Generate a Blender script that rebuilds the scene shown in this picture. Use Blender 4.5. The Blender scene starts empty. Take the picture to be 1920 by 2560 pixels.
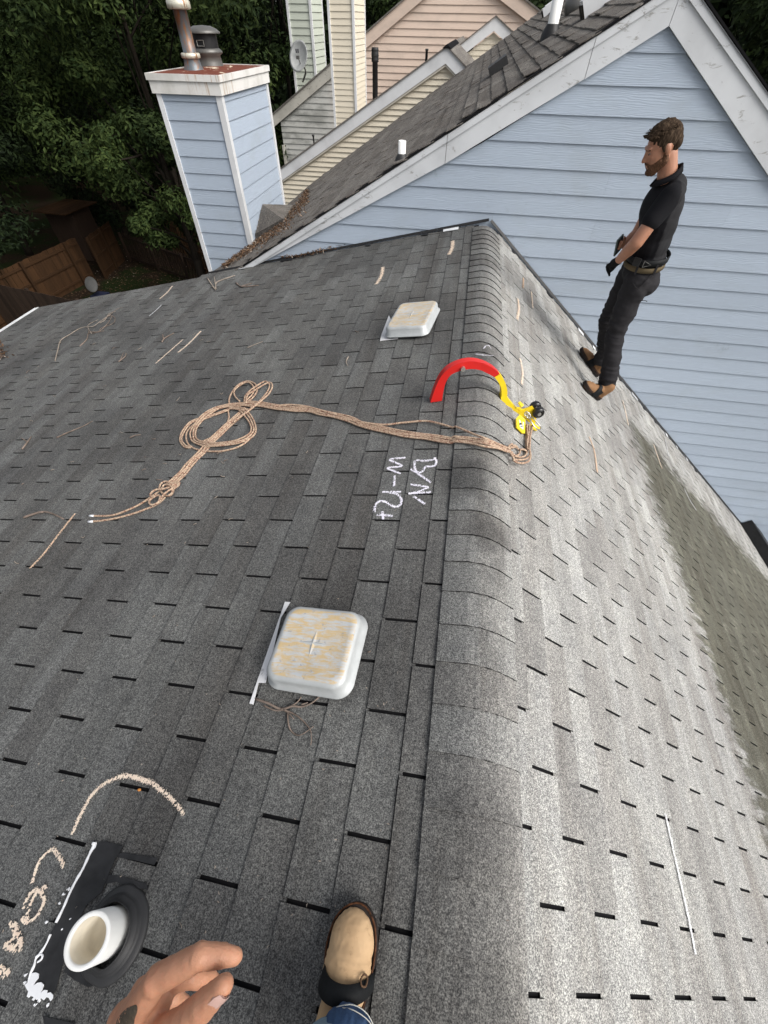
import bpy, math, random
from mathutils import Vector, Matrix, noise, Euler
random.seed(7)
SC = bpy.context.scene
COL = SC.collection
V = Vector
# ------------------------------------------------------------------ camera
CAM_A = V((0.98619225, 0.16519807, 0.01159518))      # right
CAM_B = V((-0.13527822, 0.76323194, 0.63180441))     # up
CAM_C = V((-0.09552306, 0.62464918, -0.77504112))    # view
CAM_P = V((-0.26122, 0.0, 1.29486))
FPX = 1008.05                                        # focal length in 1920x2560 pixels
cam_d = bpy.data.cameras.new('camera')
cam = bpy.data.objects.new('camera', cam_d); COL.objects.link(cam)
m = Matrix.Identity(4)
for i in range(3):
    m[i][0] = CAM_A[i]; m[i][1] = CAM_B[i]; m[i][2] = -CAM_C[i]; m[i][3] = CAM_P[i]
cam.matrix_world = m
cam_d.sensor_fit = 'VERTICAL'; cam_d.sensor_height = 36.0; cam_d.sensor_width = 27.0
cam_d.lens = FPX / 2560 * 36.0
cam_d.clip_start = 0.02; cam_d.clip_end = 500
SC.camera = cam
# ------------------------------------------------------------------ light
W = bpy.data.worlds.new('World'); SC.world = W; W.use_nodes = True
wn = W.node_tree; wn.nodes.clear()
sky = wn.nodes.new('ShaderNodeTexSky'); sky.sky_type = 'NISHITA'; sky.sun_disc = False
SUN_DIR = V((0.66, -0.30, 0.69)).normalized()
el = math.asin(SUN_DIR.z)
sky.sun_elevation = el; sky.sun_rotation = math.atan2(SUN_DIR.x, SUN_DIR.y)
sky.dust_density = 4.0; sky.ozone_density = 1.0; sky.air_density = 1.0
hs = wn.nodes.new('ShaderNodeHueSaturation'); hs.inputs['Saturation'].default_value = 0.30
bg = wn.nodes.new('ShaderNodeBackground'); bg.inputs[1].default_value = 0.105
wo = wn.nodes.new('ShaderNodeOutputWorld')
wn.links.new(sky.outputs[0], hs.inputs['Color']); wn.links.new(hs.outputs[0], bg.inputs[0]); wn.links.new(bg.outputs[0], wo.inputs[0])
sd = bpy.data.lights.new('sun', 'SUN'); sd.energy = 1.5; sd.angle = math.radians(38); sd.color = (1.0, 0.965, 0.92)
so = bpy.data.objects.new('sun', sd); COL.objects.link(so)
so.rotation_euler = SUN_DIR.to_track_quat('Z', 'Y').to_euler()
SC.view_settings.view_transform = 'Standard'; SC.view_settings.look = 'None'
SC.view_settings.gamma = 1.0; SC.view_settings.use_curve_mapping = False
SC.view_settings.exposure = 0.80
# ------------------------------------------------------------------ geometry of the place
TH, TR = 0.2167, 0.6711                # pitches of the roof we stand on
LN = V((-math.sin(TH), 0, math.cos(TH))); RN = V((math.sin(TR), 0, math.cos(TR)))
LD = V((-math.cos(TH), 0, -math.sin(TH))); RD = V((math.cos(TR), 0, -math.sin(TR)))
YW = 4.95                               # wall of the next house
XU, YU, ZU = V((1, 0, 0)), V((0, 1, 0)), V((0, 0, 1))
def ray(u, v): return CAM_A * ((u - 960) / FPX) - CAM_B * ((v - 1280) / FPX) + CAM_C
def onp(u, v, n, k):
    d = ray(u, v); return CAM_P + d * ((k - CAM_P.dot(n)) / d.dot(n))
def onL(u, v, h=0.0): return onp(u, v, LN, h)
def onR(u, v, h=0.0): return onp(u, v, RN, h)
def onY(u, v, y): return onp(u, v, YU, y)
def atZ(u, v, z): return CAM_P + ray(u, v) * z
def roof(u, v, h=0.0):
    a, b = onL(u, v, h), onR(u, v, h)
    return a if a.x < 0 else b
def pj(p):
    d = p - CAM_P; z = d.dot(CAM_C)
    if z <= 0.02: return None
    return (960 + FPX * d.dot(CAM_A) / z, 1280 - FPX * d.dot(CAM_B) / z, z)
Z1 = lambda X, Y: (900 + X / 2.765, 700 + Y / 2.765)
Z2 = lambda X, Y: (X / 2.074, 1800 + Y / 2.074)
Z3 = lambda X, Y: (500 + X / 2.765, 1400 + Y / 2.765)
ZF = lambda X, Y: (X / 1.728, 550 + Y / 1.728)
ZR = lambda X, Y: (440 + X / 3.607, 930 + Y / 3.607)
ZH = lambda X, Y: (600 + X / 2.074, Y / 2.074)
ZB = lambda X, Y: (1120 + X / 2.074, Y / 2.074)
ZM = lambda X, Y: (1380 + X / 2.836, 260 + Y / 2.836)
ZC = lambda X, Y: (360 + X / 4.608, Y / 4.608)
# ------------------------------------------------------------------ materials
def srgb(r, g, b):
    f = lambda c: (c / 255 / 12.92) if c / 255 <= 0.04045 else ((c / 255 + 0.055) / 1.055) ** 2.4
    return (f(r), f(g), f(b), 1)
class N:
    """tiny node builder"""
    def __init__(s, name, rough=0.7, spec=0.3):
        s.m = bpy.data.materials.new(name); s.m.use_nodes = True
        s.t = s.m.node_tree; s.b = s.t.nodes['Principled BSDF']
        s.b.inputs['Roughness'].default_value = rough
        s.b.inputs['Specular IOR Level'].default_value = spec
        s._p = None
    def n(s, k, **kw):
        x = s.t.nodes.new(k)
        for a, v in kw.items(): setattr(x, a, v)
        return x
    def l(s, a, b): s.t.links.new(a, b)
    def pos(s):
        if not s._p: s._p = s.n('ShaderNodeNewGeometry').outputs['Position']
        return s._p
    def obj(s):
        return s.n('ShaderNodeTexCoord').outputs['Object']
    def mapv(s, vec, scale=(1, 1, 1), rot=(0, 0, 0), loc=(0, 0, 0)):
        x = s.n('ShaderNodeMapping'); s.l(vec, x.inputs[0])
        x.inputs['Scale'].default_value = scale; x.inputs['Rotation'].default_value = rot; x.inputs['Location'].default_value = loc
        return x.outputs[0]
    def noise(s, vec, scale, detail=3, rough=0.55, dist=0.0):
        x = s.n('ShaderNodeTexNoise'); s.l(vec, x.inputs['Vector'])
        x.inputs['Scale'].default_value = scale; x.inputs['Detail'].default_value = detail
        x.inputs['Roughness'].default_value = rough; x.inputs['Distortion'].default_value = dist
        return x.outputs[0]
    def ramp(s, fac, stops):
        x = s.n('ShaderNodeValToRGB'); s.l(fac, x.inputs[0])
        e = x.color_ramp.elements
        while len(e) < len(stops): e.new(0.5)
        for el_, (p, c) in zip(e, stops):
            el_.position = p; el_.color = c if len(c) == 4 else (c[0], c[1], c[2], 1)
        return x.outputs[0]
    def step(s, v, a, b):
        x = s.n('ShaderNodeMapRange'); x.interpolation_type = 'SMOOTHSTEP'
        if isinstance(v, (int, float)): x.inputs[0].default_value = v
        else: s.l(v, x.inputs[0])
        x.inputs[1].default_value = a; x.inputs[2].default_value = b
        return x.outputs[0]
    def lin(s, v, a, b, c, d):
        x = s.n('ShaderNodeMapRange'); s.l(v, x.inputs[0])
        for i, q in enumerate((a, b, c, d)): x.inputs[i + 1].default_value = q
        return x.outputs[0]
    def math(s, op, a, b=0.0, c=None):
        x = s.n('ShaderNodeMath', operation=op)
        for i, q in enumerate((a, b) if c is None else (a, b, c)):
            if isinstance(q, (int, float)): x.inputs[i].default_value = q
            else: s.l(q, x.inputs[i])
        return x.outputs[0]
    def mix(s, f, a, b, mode='MIX'):
        x = s.n('ShaderNodeMix', data_type='RGBA', blend_type=mode)
        for i, q in ((0, f), (6, a), (7, b)):
            if isinstance(q, (int, float)): x.inputs[i].default_value = q
            elif isinstance(q, tuple): x.inputs[i].default_value = q if len(q) == 4 else q + (1,)
            else: s.l(q, x.inputs[i])
        return x.outputs[2]
    def xyz(s, v):
        x = s.n('ShaderNodeSeparateXYZ'); s.l(v, x.inputs[0]); return x.outputs
    def col(s, c):
        if isinstance(c, tuple): s.b.inputs['Base Color'].default_value = c if len(c) == 4 else c + (1,)
        else: s.l(c, s.b.inputs['Base Color'])
        return s
    def bump(s, h, strength=0.3, dist=0.002):
        x = s.n('ShaderNodeBump'); s.l(h, x.inputs['Height']); x.inputs['Strength'].default_value = strength; x.inputs['Distance'].default_value = dist
        s.l(x.outputs[0], s.b.inputs['Normal']); return s
    def rand(s):
        a = s.n('ShaderNodeObjectInfo').outputs['Random']; g = s.n('ShaderNodeNewGeometry').outputs['Random Per Island']
        return s.math('FRACT', s.math('ADD', a, s.math('MULTIPLY', g, 7.31)))
def plain(name, c, rough=0.6, spec=0.3, var=0.12, scale=8, metal=0.0, bump=0.0, bs=200):
    k = N(name, rough, spec)
    nz = k.noise(k.pos(), scale, 4)
    a = tuple(x * (1 - var) for x in c[:3]); b = tuple(min(1, x * (1 + var)) for x in c[:3])
    k.col(k.ramp(nz, [(0.3, a), (0.7, b)]))
    k.b.inputs['Metallic'].default_value = metal
    if bump: k.bump(k.noise(k.pos(), bs, 3), bump)
    return k.m
def shingle_mat(name, left, right, zone=True, gran=1.0):
    k = N(name, 0.93, 0.12); P = k.pos(); X = k.xyz(P)
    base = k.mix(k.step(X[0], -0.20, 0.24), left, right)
    # darker olive zone far down the right slope
    if zone:
        nx = k.noise(k.mapv(P, (0.9, 1.1, 1), (0, 0, -0.9)), 1.3, 5, 0.65)
        st = k.noise(k.mapv(P, (2.2, 9.0, 2.2), (0, 0, -0.75)), 1.6, 5, 0.7)
        ex = k.math('ADD', X[0], k.math('MULTIPLY', k.math('SUBTRACT', st, 0.5), 0.85))
        ey = k.math('ADD', X[1], k.math('MULTIPLY', k.math('SUBTRACT', st, 0.5), 1.5))
        mk = k.math('MULTIPLY', k.step(ex, 1.66, 1.86), k.math('SUBTRACT', 1.0, k.step(ey, 3.75, 4.1)))
        base = k.mix(k.math('MULTIPLY', mk, 0.93), base, (0.088, 0.087, 0.068))
        smear = k.math('MULTIPLY', k.step(st, 0.56, 0.72), k.step(X[0], 1.0, 1.7))
        base = k.mix(k.math('MULTIPLY', smear, 0.35), base, (0.30, 0.29, 0.25))
    # uneven weathering
    n1 = k.noise(P, 1.1, 5, 0.6); n2 = k.noise(k.mapv(P, (3, 1, 3)), 2.3, 4, 0.6); n3 = k.noise(P, 14, 3)
    base = k.mix(1.0, base, k.ramp(n1, [(0.3, (0.86, 0.86, 0.87)), (0.7, (1.12, 1.12, 1.10))]), 'MULTIPLY')
    base = k.mix(1.0, base, k.ramp(n2, [(0.3, (0.88, 0.87, 0.87)), (0.7, (1.12, 1.12, 1.12))]), 'MULTIPLY')
    base = k.mix(0.6, base, k.ramp(n3, [(0.3, (0.85, 0.85, 0.86)), (0.7, (1.13, 1.12, 1.1))]), 'MULTIPLY')
    cb = k.noise(k.mapv(P, (7.5, .35, 7.5)), 1.0, 3, .7)
    base = k.mix(1.0, base, k.ramp(cb, [(0.32, (0.80, 0.775, 0.76)), (0.5, (1.0, 1.0, 1.0)), (0.68, (1.16, 1.16, 1.16))]), 'MULTIPLY')
    r = k.rand()
    base = k.mix(1.0, base, k.ramp(r, [(0.0, (0.80, 0.79, 0.79)), (0.2, (0.92, 0.90, 0.89)), (0.6, (1.0, 1.0, 1.0)), (1.0, (1.15, 1.15, 1.15))]), 'MULTIPLY')
    # dark grime along the crest
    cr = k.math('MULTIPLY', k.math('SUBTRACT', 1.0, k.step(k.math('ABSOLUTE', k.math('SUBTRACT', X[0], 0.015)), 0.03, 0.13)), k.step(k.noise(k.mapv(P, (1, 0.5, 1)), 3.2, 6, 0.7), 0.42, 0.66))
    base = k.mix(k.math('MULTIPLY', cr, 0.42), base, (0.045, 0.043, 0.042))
    for (cx, cy, rr_, am) in ((-.50, .62, .24, .42), (-.38, .40, .15, .35), (-.50, 3.10, .30, .45), (-.42, 2.8, .2, .35), (-.45, -.02, .12, .25), (-.09, 1.32, .13, .6), (.02, 1.02, .10, .45), (-.02, 2.3, .10, .35), (-.30, 1.55, .10, .25), (.0, .05, .12, .4), (.03, -.25, .12, .45)):  # first four spots: soft shadow around the vents, painted into the shingle colour
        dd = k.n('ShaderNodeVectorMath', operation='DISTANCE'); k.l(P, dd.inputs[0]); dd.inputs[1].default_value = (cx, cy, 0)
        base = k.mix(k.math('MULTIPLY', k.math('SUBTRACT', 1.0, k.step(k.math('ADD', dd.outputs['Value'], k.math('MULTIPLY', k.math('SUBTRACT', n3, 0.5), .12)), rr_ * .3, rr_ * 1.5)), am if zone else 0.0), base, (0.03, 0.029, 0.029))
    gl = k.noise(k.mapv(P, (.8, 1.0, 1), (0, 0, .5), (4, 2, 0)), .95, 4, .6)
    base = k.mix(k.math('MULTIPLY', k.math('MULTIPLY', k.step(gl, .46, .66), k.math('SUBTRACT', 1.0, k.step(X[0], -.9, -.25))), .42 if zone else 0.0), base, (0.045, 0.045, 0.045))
    # granules
    g = k.noise(P, 300 * gran, 2, 0.7)
    g2 = k.noise(P, 110 * gran, 2, 0.6)
    base = k.mix(0.95, base, k.ramp(g, [(0.36, (0.36, 0.36, 0.38)), (0.5, (0.96, 0.96, 0.96)), (0.64, (1.8, 1.8, 1.77))]), 'MULTIPLY')
    base = k.mix(0.75, base, k.ramp(g2, [(0.35, (0.68, 0.68, 0.69)), (0.65, (1.35, 1.35, 1.34))]), 'MULTIPLY')
    k.col(base); k.bump(g, 0.5, 0.002)
    return k.m
M = {}
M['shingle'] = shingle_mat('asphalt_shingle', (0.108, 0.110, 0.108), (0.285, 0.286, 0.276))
M['oldshingle'] = shingle_mat('weathered_shingle', (0.15, 0.140, 0.128), (0.15, 0.140, 0.128), False, 0.5)
M['cutedge'] = plain('cut_shingle_edge', (0.022, 0.022, 0.022), 0.9, 0.05, 0.5, 60)
M['felt'] = plain('roofing_felt', (0.012, 0.012, 0.013), 0.95, 0.05)
M['tar'] = plain('bitumen', (0.016, 0.016, 0.017), 0.55, 0.4, 0.5, 30, bump=0.3, bs=60)
def siding_mat(name, c, axis='x', dirt=(0.30, 0.33, 0.33), grain=1.0, dirtamt=0.25):
    k = N(name, 0.6, 0.25); P = k.pos()
    sc = (1.2, 1, 1) if axis == 'x' else (1, 1.2, 1)
    mp = k.mapv(P, (1.1, 1.1, 16))
    w = k.n('ShaderNodeTexWave', wave_type='BANDS', bands_direction='Z'); k.l(k.mapv(P, (1.0, 1.0, 6.0)), w.inputs[0])
    w.inputs['Scale'].default_value = 4.5; w.inputs['Distortion'].default_value = 22; w.inputs['Detail'].default_value = 3; w.inputs['Detail Scale'].default_value = 0.45
    gr = k.noise(mp, 6, 5, 0.6, 1.5)
    d = k.noise(k.mapv(P, (1, 1, 1.6)), 1.7, 5, 0.6)
    base = k.mix(k.math('MULTIPLY', k.step(d, 0.5, 0.78), dirtamt), c, dirt)
    r = k.rand()
    base = k.mix(1.0, base, k.ramp(r, [(0, (0.95, 0.95, 0.95)), (1, (1.04, 1.04, 1.04))]), 'MULTIPLY')
    base = k.mix(0.5 * grain, base, k.ramp(gr, [(0.3, (0.87, 0.87, 0.87)), (0.7, (1.07, 1.07, 1.07))]), 'MULTIPLY')
    h = k.math('ADD', k.math('MULTIPLY', w.outputs['Fac'], 1.0), k.math('MULTIPLY', gr, 0.6))
    dk = k.noise(k.mapv(P, (1, 1, 1.3), (0, 0, 0), (3, 1, 7)), 3.1, 6, 0.75)
    base = k.mix(k.math('MULTIPLY', k.step(dk, 0.64, 0.74), 0.45 * grain), base, (0.20, 0.235, 0.27))
    k.col(base); k.bump(h, 0.26 * grain, 0.004)
    return k.m
M['blue'] = siding_mat('blue_fibre_cement', (0.40, 0.465, 0.55))
M['cream'] = siding_mat('cream_vinyl', (0.70, 0.635, 0.51), grain=0.1, dirtamt=0.1)
M['green'] = siding_mat('pale_green_vinyl', (0.50, 0.535, 0.46), grain=0.1, dirtamt=0.1)
def peach():
    k = N('peach_siding', 0.6, 0.2); P = k.pos(); X = k.xyz(P)
    base = k.mix(k.step(X[0], -6.3, -5.0), (0.50, 0.50, 0.47), (0.72, 0.575, 0.475))
    d = k.noise(k.mapv(P, (1, 1, 2.2)), 0.9, 6, 0.65)
    base = k.mix(k.math('MULTIPLY', k.step(d, 0.46, 0.66), k.lin(X[0], -8, -4, 0.75, 0.16)), base, (0.13, 0.135, 0.12))
    return k.col(base).m
M['peach'] = peach()
def trim_mat(name, c, flakes=0.5, flakec=(0.23, 0.22, 0.20)):
    k = N(name, 0.55, 0.3); P = k.pos()
    f = k.noise(k.mapv(P, (2.0, 2, 6), (0, -0.5, 0)), 3.5, 7, 0.75, 0.6)
    g = k.noise(k.mapv(P, (2, 2, 2), (0, -0.5, 0)), 1.2, 4)
    base = k.mix(k.step(g, 0.35, 0.75), c, tuple(x * 0.80 for x in c))
    base = k.mix(k.math('MULTIPLY', k.step(f, 0.575, 0.66), flakes), base, flakec)
    k.col(base); k.bump(f, 0.15); return k.m
M['trim'] = trim_mat('weathered_white_paint', (0.66, 0.68, 0.70), 0.75)
M['white'] = trim_mat('white_trim', (0.72, 0.73, 0.74), 0.05)
M['oldtrim'] = trim_mat('flaking_trim', (0.55, 0.53, 0.47), 0.95, (0.17, 0.16, 0.13))
M['creamtrim'] = trim_mat('cream_trim', (0.62, 0.58, 0.50), 0.1)
def rust_trim():
    k = N('rust_streaked_paint', 0.5, 0.3); P = k.pos(); X = k.xyz(P)
    near = k.math('SUBTRACT', 1.0, k.step(k.math('ABSOLUTE', k.math('ADD', k.math('ADD', X[0], 3.42), k.math('MULTIPLY', k.math('SUBTRACT', X[1], 6.68), -1.0))), 0.02, 0.62))
    s = k.noise(k.mapv(P, (9, 9, 0.8)), 1.6, 5, 0.7)
    mk = k.math('MULTIPLY', k.step(s, 0.50, 0.64), near)
    g = k.noise(P, 4, 5)
    base = k.mix(k.step(g, 0.4, 0.75), (0.74, 0.73, 0.70), (0.55, 0.54, 0.50))
    base = k.mix(k.math('MULTIPLY', mk, 0.75), base, (0.36, 0.20, 0.07))
    return k.col(base).m
M['rusttrim'] = rust_trim()
def rust():
    k = N('rusted_sheet', 0.8, 0.2); P = k.pos()
    s = k.noise(P, 3.2, 6, 0.7, 0.8); g = k.noise(P, 12, 4)
    base = k.mix(g, (0.10, 0.028, 0.018), (0.20, 0.06, 0.035))
    base = k.mix(k.step(s, 0.56, 0.62), base, (0.70, 0.60, 0.45))
    return k.col(base).m
M['rust'] = rust()
def metal_rust(name, c, amt):
    k = N(name, 0.45, 0.5); P = k.pos()
    s = k.noise(k.mapv(P, (6, 6, 1.2)), 2.5, 6, 0.7)
    base = k.mix(k.step(s, 0.5 - amt * 0.2, 0.62), c, (0.26, 0.12, 0.05))
    k.b.inputs['Metallic'].default_value = 0.35
    return k.col(base).m
M['flue'] = metal_rust('rusty_flue', (0.13, 0.15, 0.165), 0.15)
M['flueband'] = metal_rust('flue_band', (0.62, 0.60, 0.50), 0.05)
M['galv'] = metal_rust('galvanised', (0.125, 0.122, 0.115), -0.6)
def vent_mat():
    k = N('mill_aluminium_stained', 0.5, 0.5); P = k.pos()
    s = k.noise(k.mapv(P, (3.0, 14, 3), (0, 0, 0.05)), 5.5, 6, 0.7, 0.8); sp = k.noise(P, 45, 3, 0.6)
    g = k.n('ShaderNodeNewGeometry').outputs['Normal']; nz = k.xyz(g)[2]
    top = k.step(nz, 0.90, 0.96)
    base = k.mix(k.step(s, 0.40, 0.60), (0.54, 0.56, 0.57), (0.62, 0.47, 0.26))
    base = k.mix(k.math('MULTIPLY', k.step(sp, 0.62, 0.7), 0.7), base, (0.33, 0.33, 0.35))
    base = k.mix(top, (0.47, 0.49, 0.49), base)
    g5 = k.noise(P, 7, 6, .7); base = k.mix(1.0, base, k.ramp(g5, [(.3, (.82, .82, .82)), (.7, (1.1, 1.1, 1.1))]), 'MULTIPLY')
    k.b.inputs['Metallic'].default_value = 0.2
    return k.col(base).m
M['vent'] = vent_mat()
M['flange'] = trim_mat('vent_flange_metal', (0.74, 0.74, 0.75), 0.5, (0.12, 0.12, 0.12))
M['pvc'] = plain('white_pvc', (0.86, 0.86, 0.83), 0.35, 0.5, 0.04)
M['pvcin'] = plain('pipe_inside', (0.80, 0.74, 0.62), 0.6, 0.2, 0.15, 12)
M['rubber'] = plain('black_rubber', (0.030, 0.030, 0.031), 0.5, 0.35, 0.25, 9)
M['caulk'] = plain('white_caulk', (0.85, 0.86, 0.88), 0.5, 0.3, 0.03)
M['black'] = plain('black_metal', (0.014, 0.014, 0.015), 0.5, 0.35, 0.3, 20)
M['blackplastic'] = plain('black_wheel_rubber', (0.012, 0.012, 0.012), 0.22, 0.6, 0.1)
M['red'] = plain('red_powder_coat', (0.60, 0.018, 0.015), 0.38, 0.45, 0.08)
M['yellow'] = plain('yellow_powder_coat', (0.85, 0.62, 0.02), 0.38, 0.45, 0.08)
M['steel'] = plain('zinc_steel', (0.55, 0.54, 0.50), 0.3, 0.6, 0.1, metal=0.8)
M['label'] = plain('white_label', (0.8, 0.8, 0.82), 0.5)
M['ink'] = plain('label_ink', (0.05, 0.05, 0.06), 0.6)
M['chalkw'] = plain('white_chalk', (0.88, 0.86, 0.95), 0.95, 0.0, 0.08, 60)
M['chalko'] = plain('orange_chalk', (0.80, 0.60, 0.44), 0.95, 0.0, 0.15, 60)
M['chalkp'] = plain('pale_chalk', (0.98, 0.80, 0.66), 0.95, 0.0, 0.1, 60)
def wood(name, a, b, sc=1.0):
    k = N(name, 0.8, 0.15); P = k.pos()
    g = k.noise(k.mapv(P, (9, 9, 1.2)), 2 * sc, 5, 0.6); r = k.rand()
    base = k.mix(g, a, b)
    base = k.mix(1.0, base, k.ramp(r, [(0, (0.7, 0.7, 0.7)), (1, (1.25, 1.2, 1.15))]), 'MULTIPLY')
    return k.col(base).m
M['cedar'] = wood('cedar_boards', (0.030, 0.015, 0.007), (0.060, 0.032, 0.015))
M['greywood'] = wood('weathered_boards', (0.025, 0.017, 0.012), (0.052, 0.036, 0.027))
M['darkwood'] = wood('dark_boards', (0.020, 0.013, 0.010), (0.05, 0.033, 0.024))
M['bark'] = wood('bark', (0.008, 0.0065, 0.005), (0.02, 0.016, 0.012))
M['twig'] = plain('twig_bark', (0.19, 0.15, 0.125), 0.85, 0.1, 0.4, 25)
M['paletwig'] = plain('bare_twig', (0.28, 0.24, 0.20), 0.8, 0.1, 0.3, 30)
M['litter'] = (lambda k: k.col(k.ramp(k.rand(), [(0, (0.03, 0.018, 0.011)), (0.45, (0.085, 0.05, 0.030)), (0.9, (0.17, 0.105, 0.065)), (1, (0.42, 0.36, 0.3))])).m)(N('dead_leaves', 0.9, 0.1))
def leaf(name, a, b):
    k = N(name, 0.75, 0.10); P = k.pos()
    r = k.n('ShaderNodeNewGeometry').outputs['Random Per Island']; g = k.noise(P, 0.55, 3)
    base = k.mix(r, a, b)
    base = k.mix(1.0, base, k.ramp(g, [(0.32, (0.55, 0.6, 0.6)), (0.68, (1.45, 1.4, 1.2))]), 'MULTIPLY')
    k.col(base); return k.m
M['leafa'] = leaf('dark_leaves', (0.008, 0.015, 0.005), (0.027, 0.044, 0.013))
M['leafb'] = leaf('mid_leaves', (0.011, 0.022, 0.007), (0.040, 0.058, 0.018))
M['leafc'] = leaf('cool_leaves', (0.005, 0.009, 0.005), (0.014, 0.024, 0.009))
def ground_mat():
    k = N('yard_earth', 0.95, 0.05); P = k.pos()
    g = k.noise(P, 0.5, 5, 0.6); h = k.noise(P, 9, 5, 0.7)
    base = k.mix(k.step(g, 0.45, 0.58), (0.020, 0.014, 0.010), (0.013, 0.020, 0.007))
    base = k.mix(1.0, base, k.ramp(h, [(0.3, (0.5, 0.5, 0.5)), (0.7, (1.6, 1.55, 1.4))]), 'MULTIPLY')
    return k.col(base).m
M['ground'] = ground_mat()
def rope_mat():
    k = N('braided_rope', 0.8, 0.15); P = k.pos()
    a = k.noise(P, 95, 2, 0.6); b = k.noise(P, 210, 2, 0.6)
    base = k.mix(k.step(a, 0.50, 0.58), (0.41, 0.295, 0.215), (0.23, 0.12, 0.085))
    base = k.mix(k.step(b, 0.55, 0.62), base, (0.62, 0.50, 0.36))
    k.col(base); k.bump(b, 0.4); return k.m
M['rope'] = rope_mat()
def skin(name, a, b, red):
    k = N(name, 0.48, 0.4); P = k.pos()
    g = k.noise(P, 22, 5, 0.6); f = k.noise(P, 160, 3)
    base = k.mix(g, a, b); base = k.mix(k.math('MULTIPLY', k.step(f, 0.5, 0.75), 0.25), base, red)
    k.b.inputs['Subsurface Weight'].default_value = 0.12; k.b.inputs['Subsurface Radius'].default_value = (0.01, 0.004, 0.002)
    k.col(base)
    w = k.n('ShaderNodeTexVoronoi', feature='DISTANCE_TO_EDGE'); k.l(P, w.inputs[0]); w.inputs['Scale'].default_value = 420
    k.bump(k.math('ADD', w.outputs[0], f), 0.45, 0.0008)
    return k
def hand_skin():
    k = skin('hand_skin', (0.46, 0.205, 0.115), (0.64, 0.34, 0.215), (0.56, 0.18, 0.11)); return k
M['skin'] = skin('tanned_skin', (0.34, 0.16, 0.095), (0.44, 0.22, 0.14), (0.36, 0.11, 0.07)).m
M['handskin'] = hand_skin().m
M['nail'] = plain('fingernail', (0.72, 0.47, 0.40), 0.25, 0.5, 0.05)
M['tattoo'] = plain('tattoo_ink', (0.085, 0.070, 0.052), 0.5, 0.3, 0.35, 300)
M['hair'] = (lambda k: k.col(k.ramp(k.noise(k.mapv(k.pos(), (60, 60, 14)), 2.2, 4), [(0.3, (0.014, 0.009, 0.006)), (0.55, (0.050, 0.034, 0.023)), (0.8, (0.13, 0.093, 0.062))])).m)(N('brown_hair', 0.8, 0.05))
M['beard'] = (lambda k: k.col(k.ramp(k.noise(k.pos(), 160, 3), [(0.35, (0.05, 0.025, 0.013)), (0.7, (0.16, 0.08, 0.045))])).m)(N('short_beard', 0.8, 0.2))
def cloth(name, c, fine=350, var=0.3, rough=0.85):
    k = N(name, rough, 0.15); P = k.pos(); a = k.noise(P, 5, 4); b = k.noise(P, fine, 2)
    base = k.mix(a, tuple(x * (1 - var) for x in c), tuple(x * (1 + var) for x in c))
    base = k.mix(0.4, base, k.ramp(b, [(0.3, (0.7, 0.7, 0.7)), (0.7, (1.3, 1.3, 1.3))]), 'MULTIPLY')
    k.col(base); k.bump(k.noise(P, 18, 4), 0.25, 0.01); return k.m
M['shirt'] = cloth('black_polo', (0.009, 0.009, 0.011))
M['shirtback'] = cloth('charcoal_panel', (0.022, 0.022, 0.024))
M['pants'] = cloth('charcoal_trousers', (0.022, 0.021, 0.023), 200, 0.3)
M['webbing'] = cloth('black_webbing', (0.012, 0.013, 0.014), 500, 0.2, 0.6)
M['khaki'] = cloth('olive_belt', (0.11, 0.085, 0.05))
M['glove'] = cloth('black_glove', (0.008, 0.008, 0.009))
M['denim'] = cloth('washed_denim', (0.19, 0.27, 0.33), 260, 0.5)
M['denimdark'] = cloth('blue_denim', (0.045, 0.085, 0.17), 260, 0.6)
M['stitch'] = plain('stitching', (0.6, 0.6, 0.55), 0.8)
def suede(name, a, b):
    k = N(name, 0.75, 0.2); P = k.pos(); g = k.noise(P, 16, 5, 0.6); f = k.noise(P, 40, 5, 0.7)
    base = k.mix(g, a, b); base = k.mix(k.math('MULTIPLY', k.step(f, 0.56, 0.72), 0.5), base, (0.20, 0.11, 0.05))
    k.col(base); k.bump(g, 0.2, 0.004); return k.m
M['suede'] = suede('wheat_nubuck', (0.38, 0.245, 0.13), (0.60, 0.42, 0.25))
M['suede2'] = suede('brown_nubuck', (0.18, 0.095, 0.045), (0.29, 0.16, 0.08))
M['sole'] = plain('rubber_sole', (0.025, 0.020, 0.018), 0.7, 0.2, 0.3, 40)
M['welt'] = plain('orange_welt', (0.07, 0.028, 0.012), 0.7, 0.2, 0.9, 90)
M['lace'] = plain('brown_lace', (0.10, 0.055, 0.03), 0.8)
M['screen'] = plain('phone_case', (0.05, 0.075, 0.07), 0.3, 0.5)
M['chairgrey'] = plain('chair_grey', (0.075, 0.075, 0.072), 0.6)
M['dish'] = plain('dish_grey', (0.50, 0.51, 0.50), 0.5, 0.3)
M['bluecloth'] = plain('navy_fabric', (0.015, 0.02, 0.05), 0.8)
M['flash'] = plain('painted_flashing', (0.42, 0.43, 0.44), 0.5, 0.4, 0.3, 12)
M['eye'] = plain('eye_white', (0.22, 0.16, 0.13), 0.4)
M['iris'] = plain('iris_dark', (0.02, 0.014, 0.01), 0.2, 0.5)
M['amber'] = plain('dry_leaf', (0.55, 0.22, 0.05), 0.8)
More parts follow.
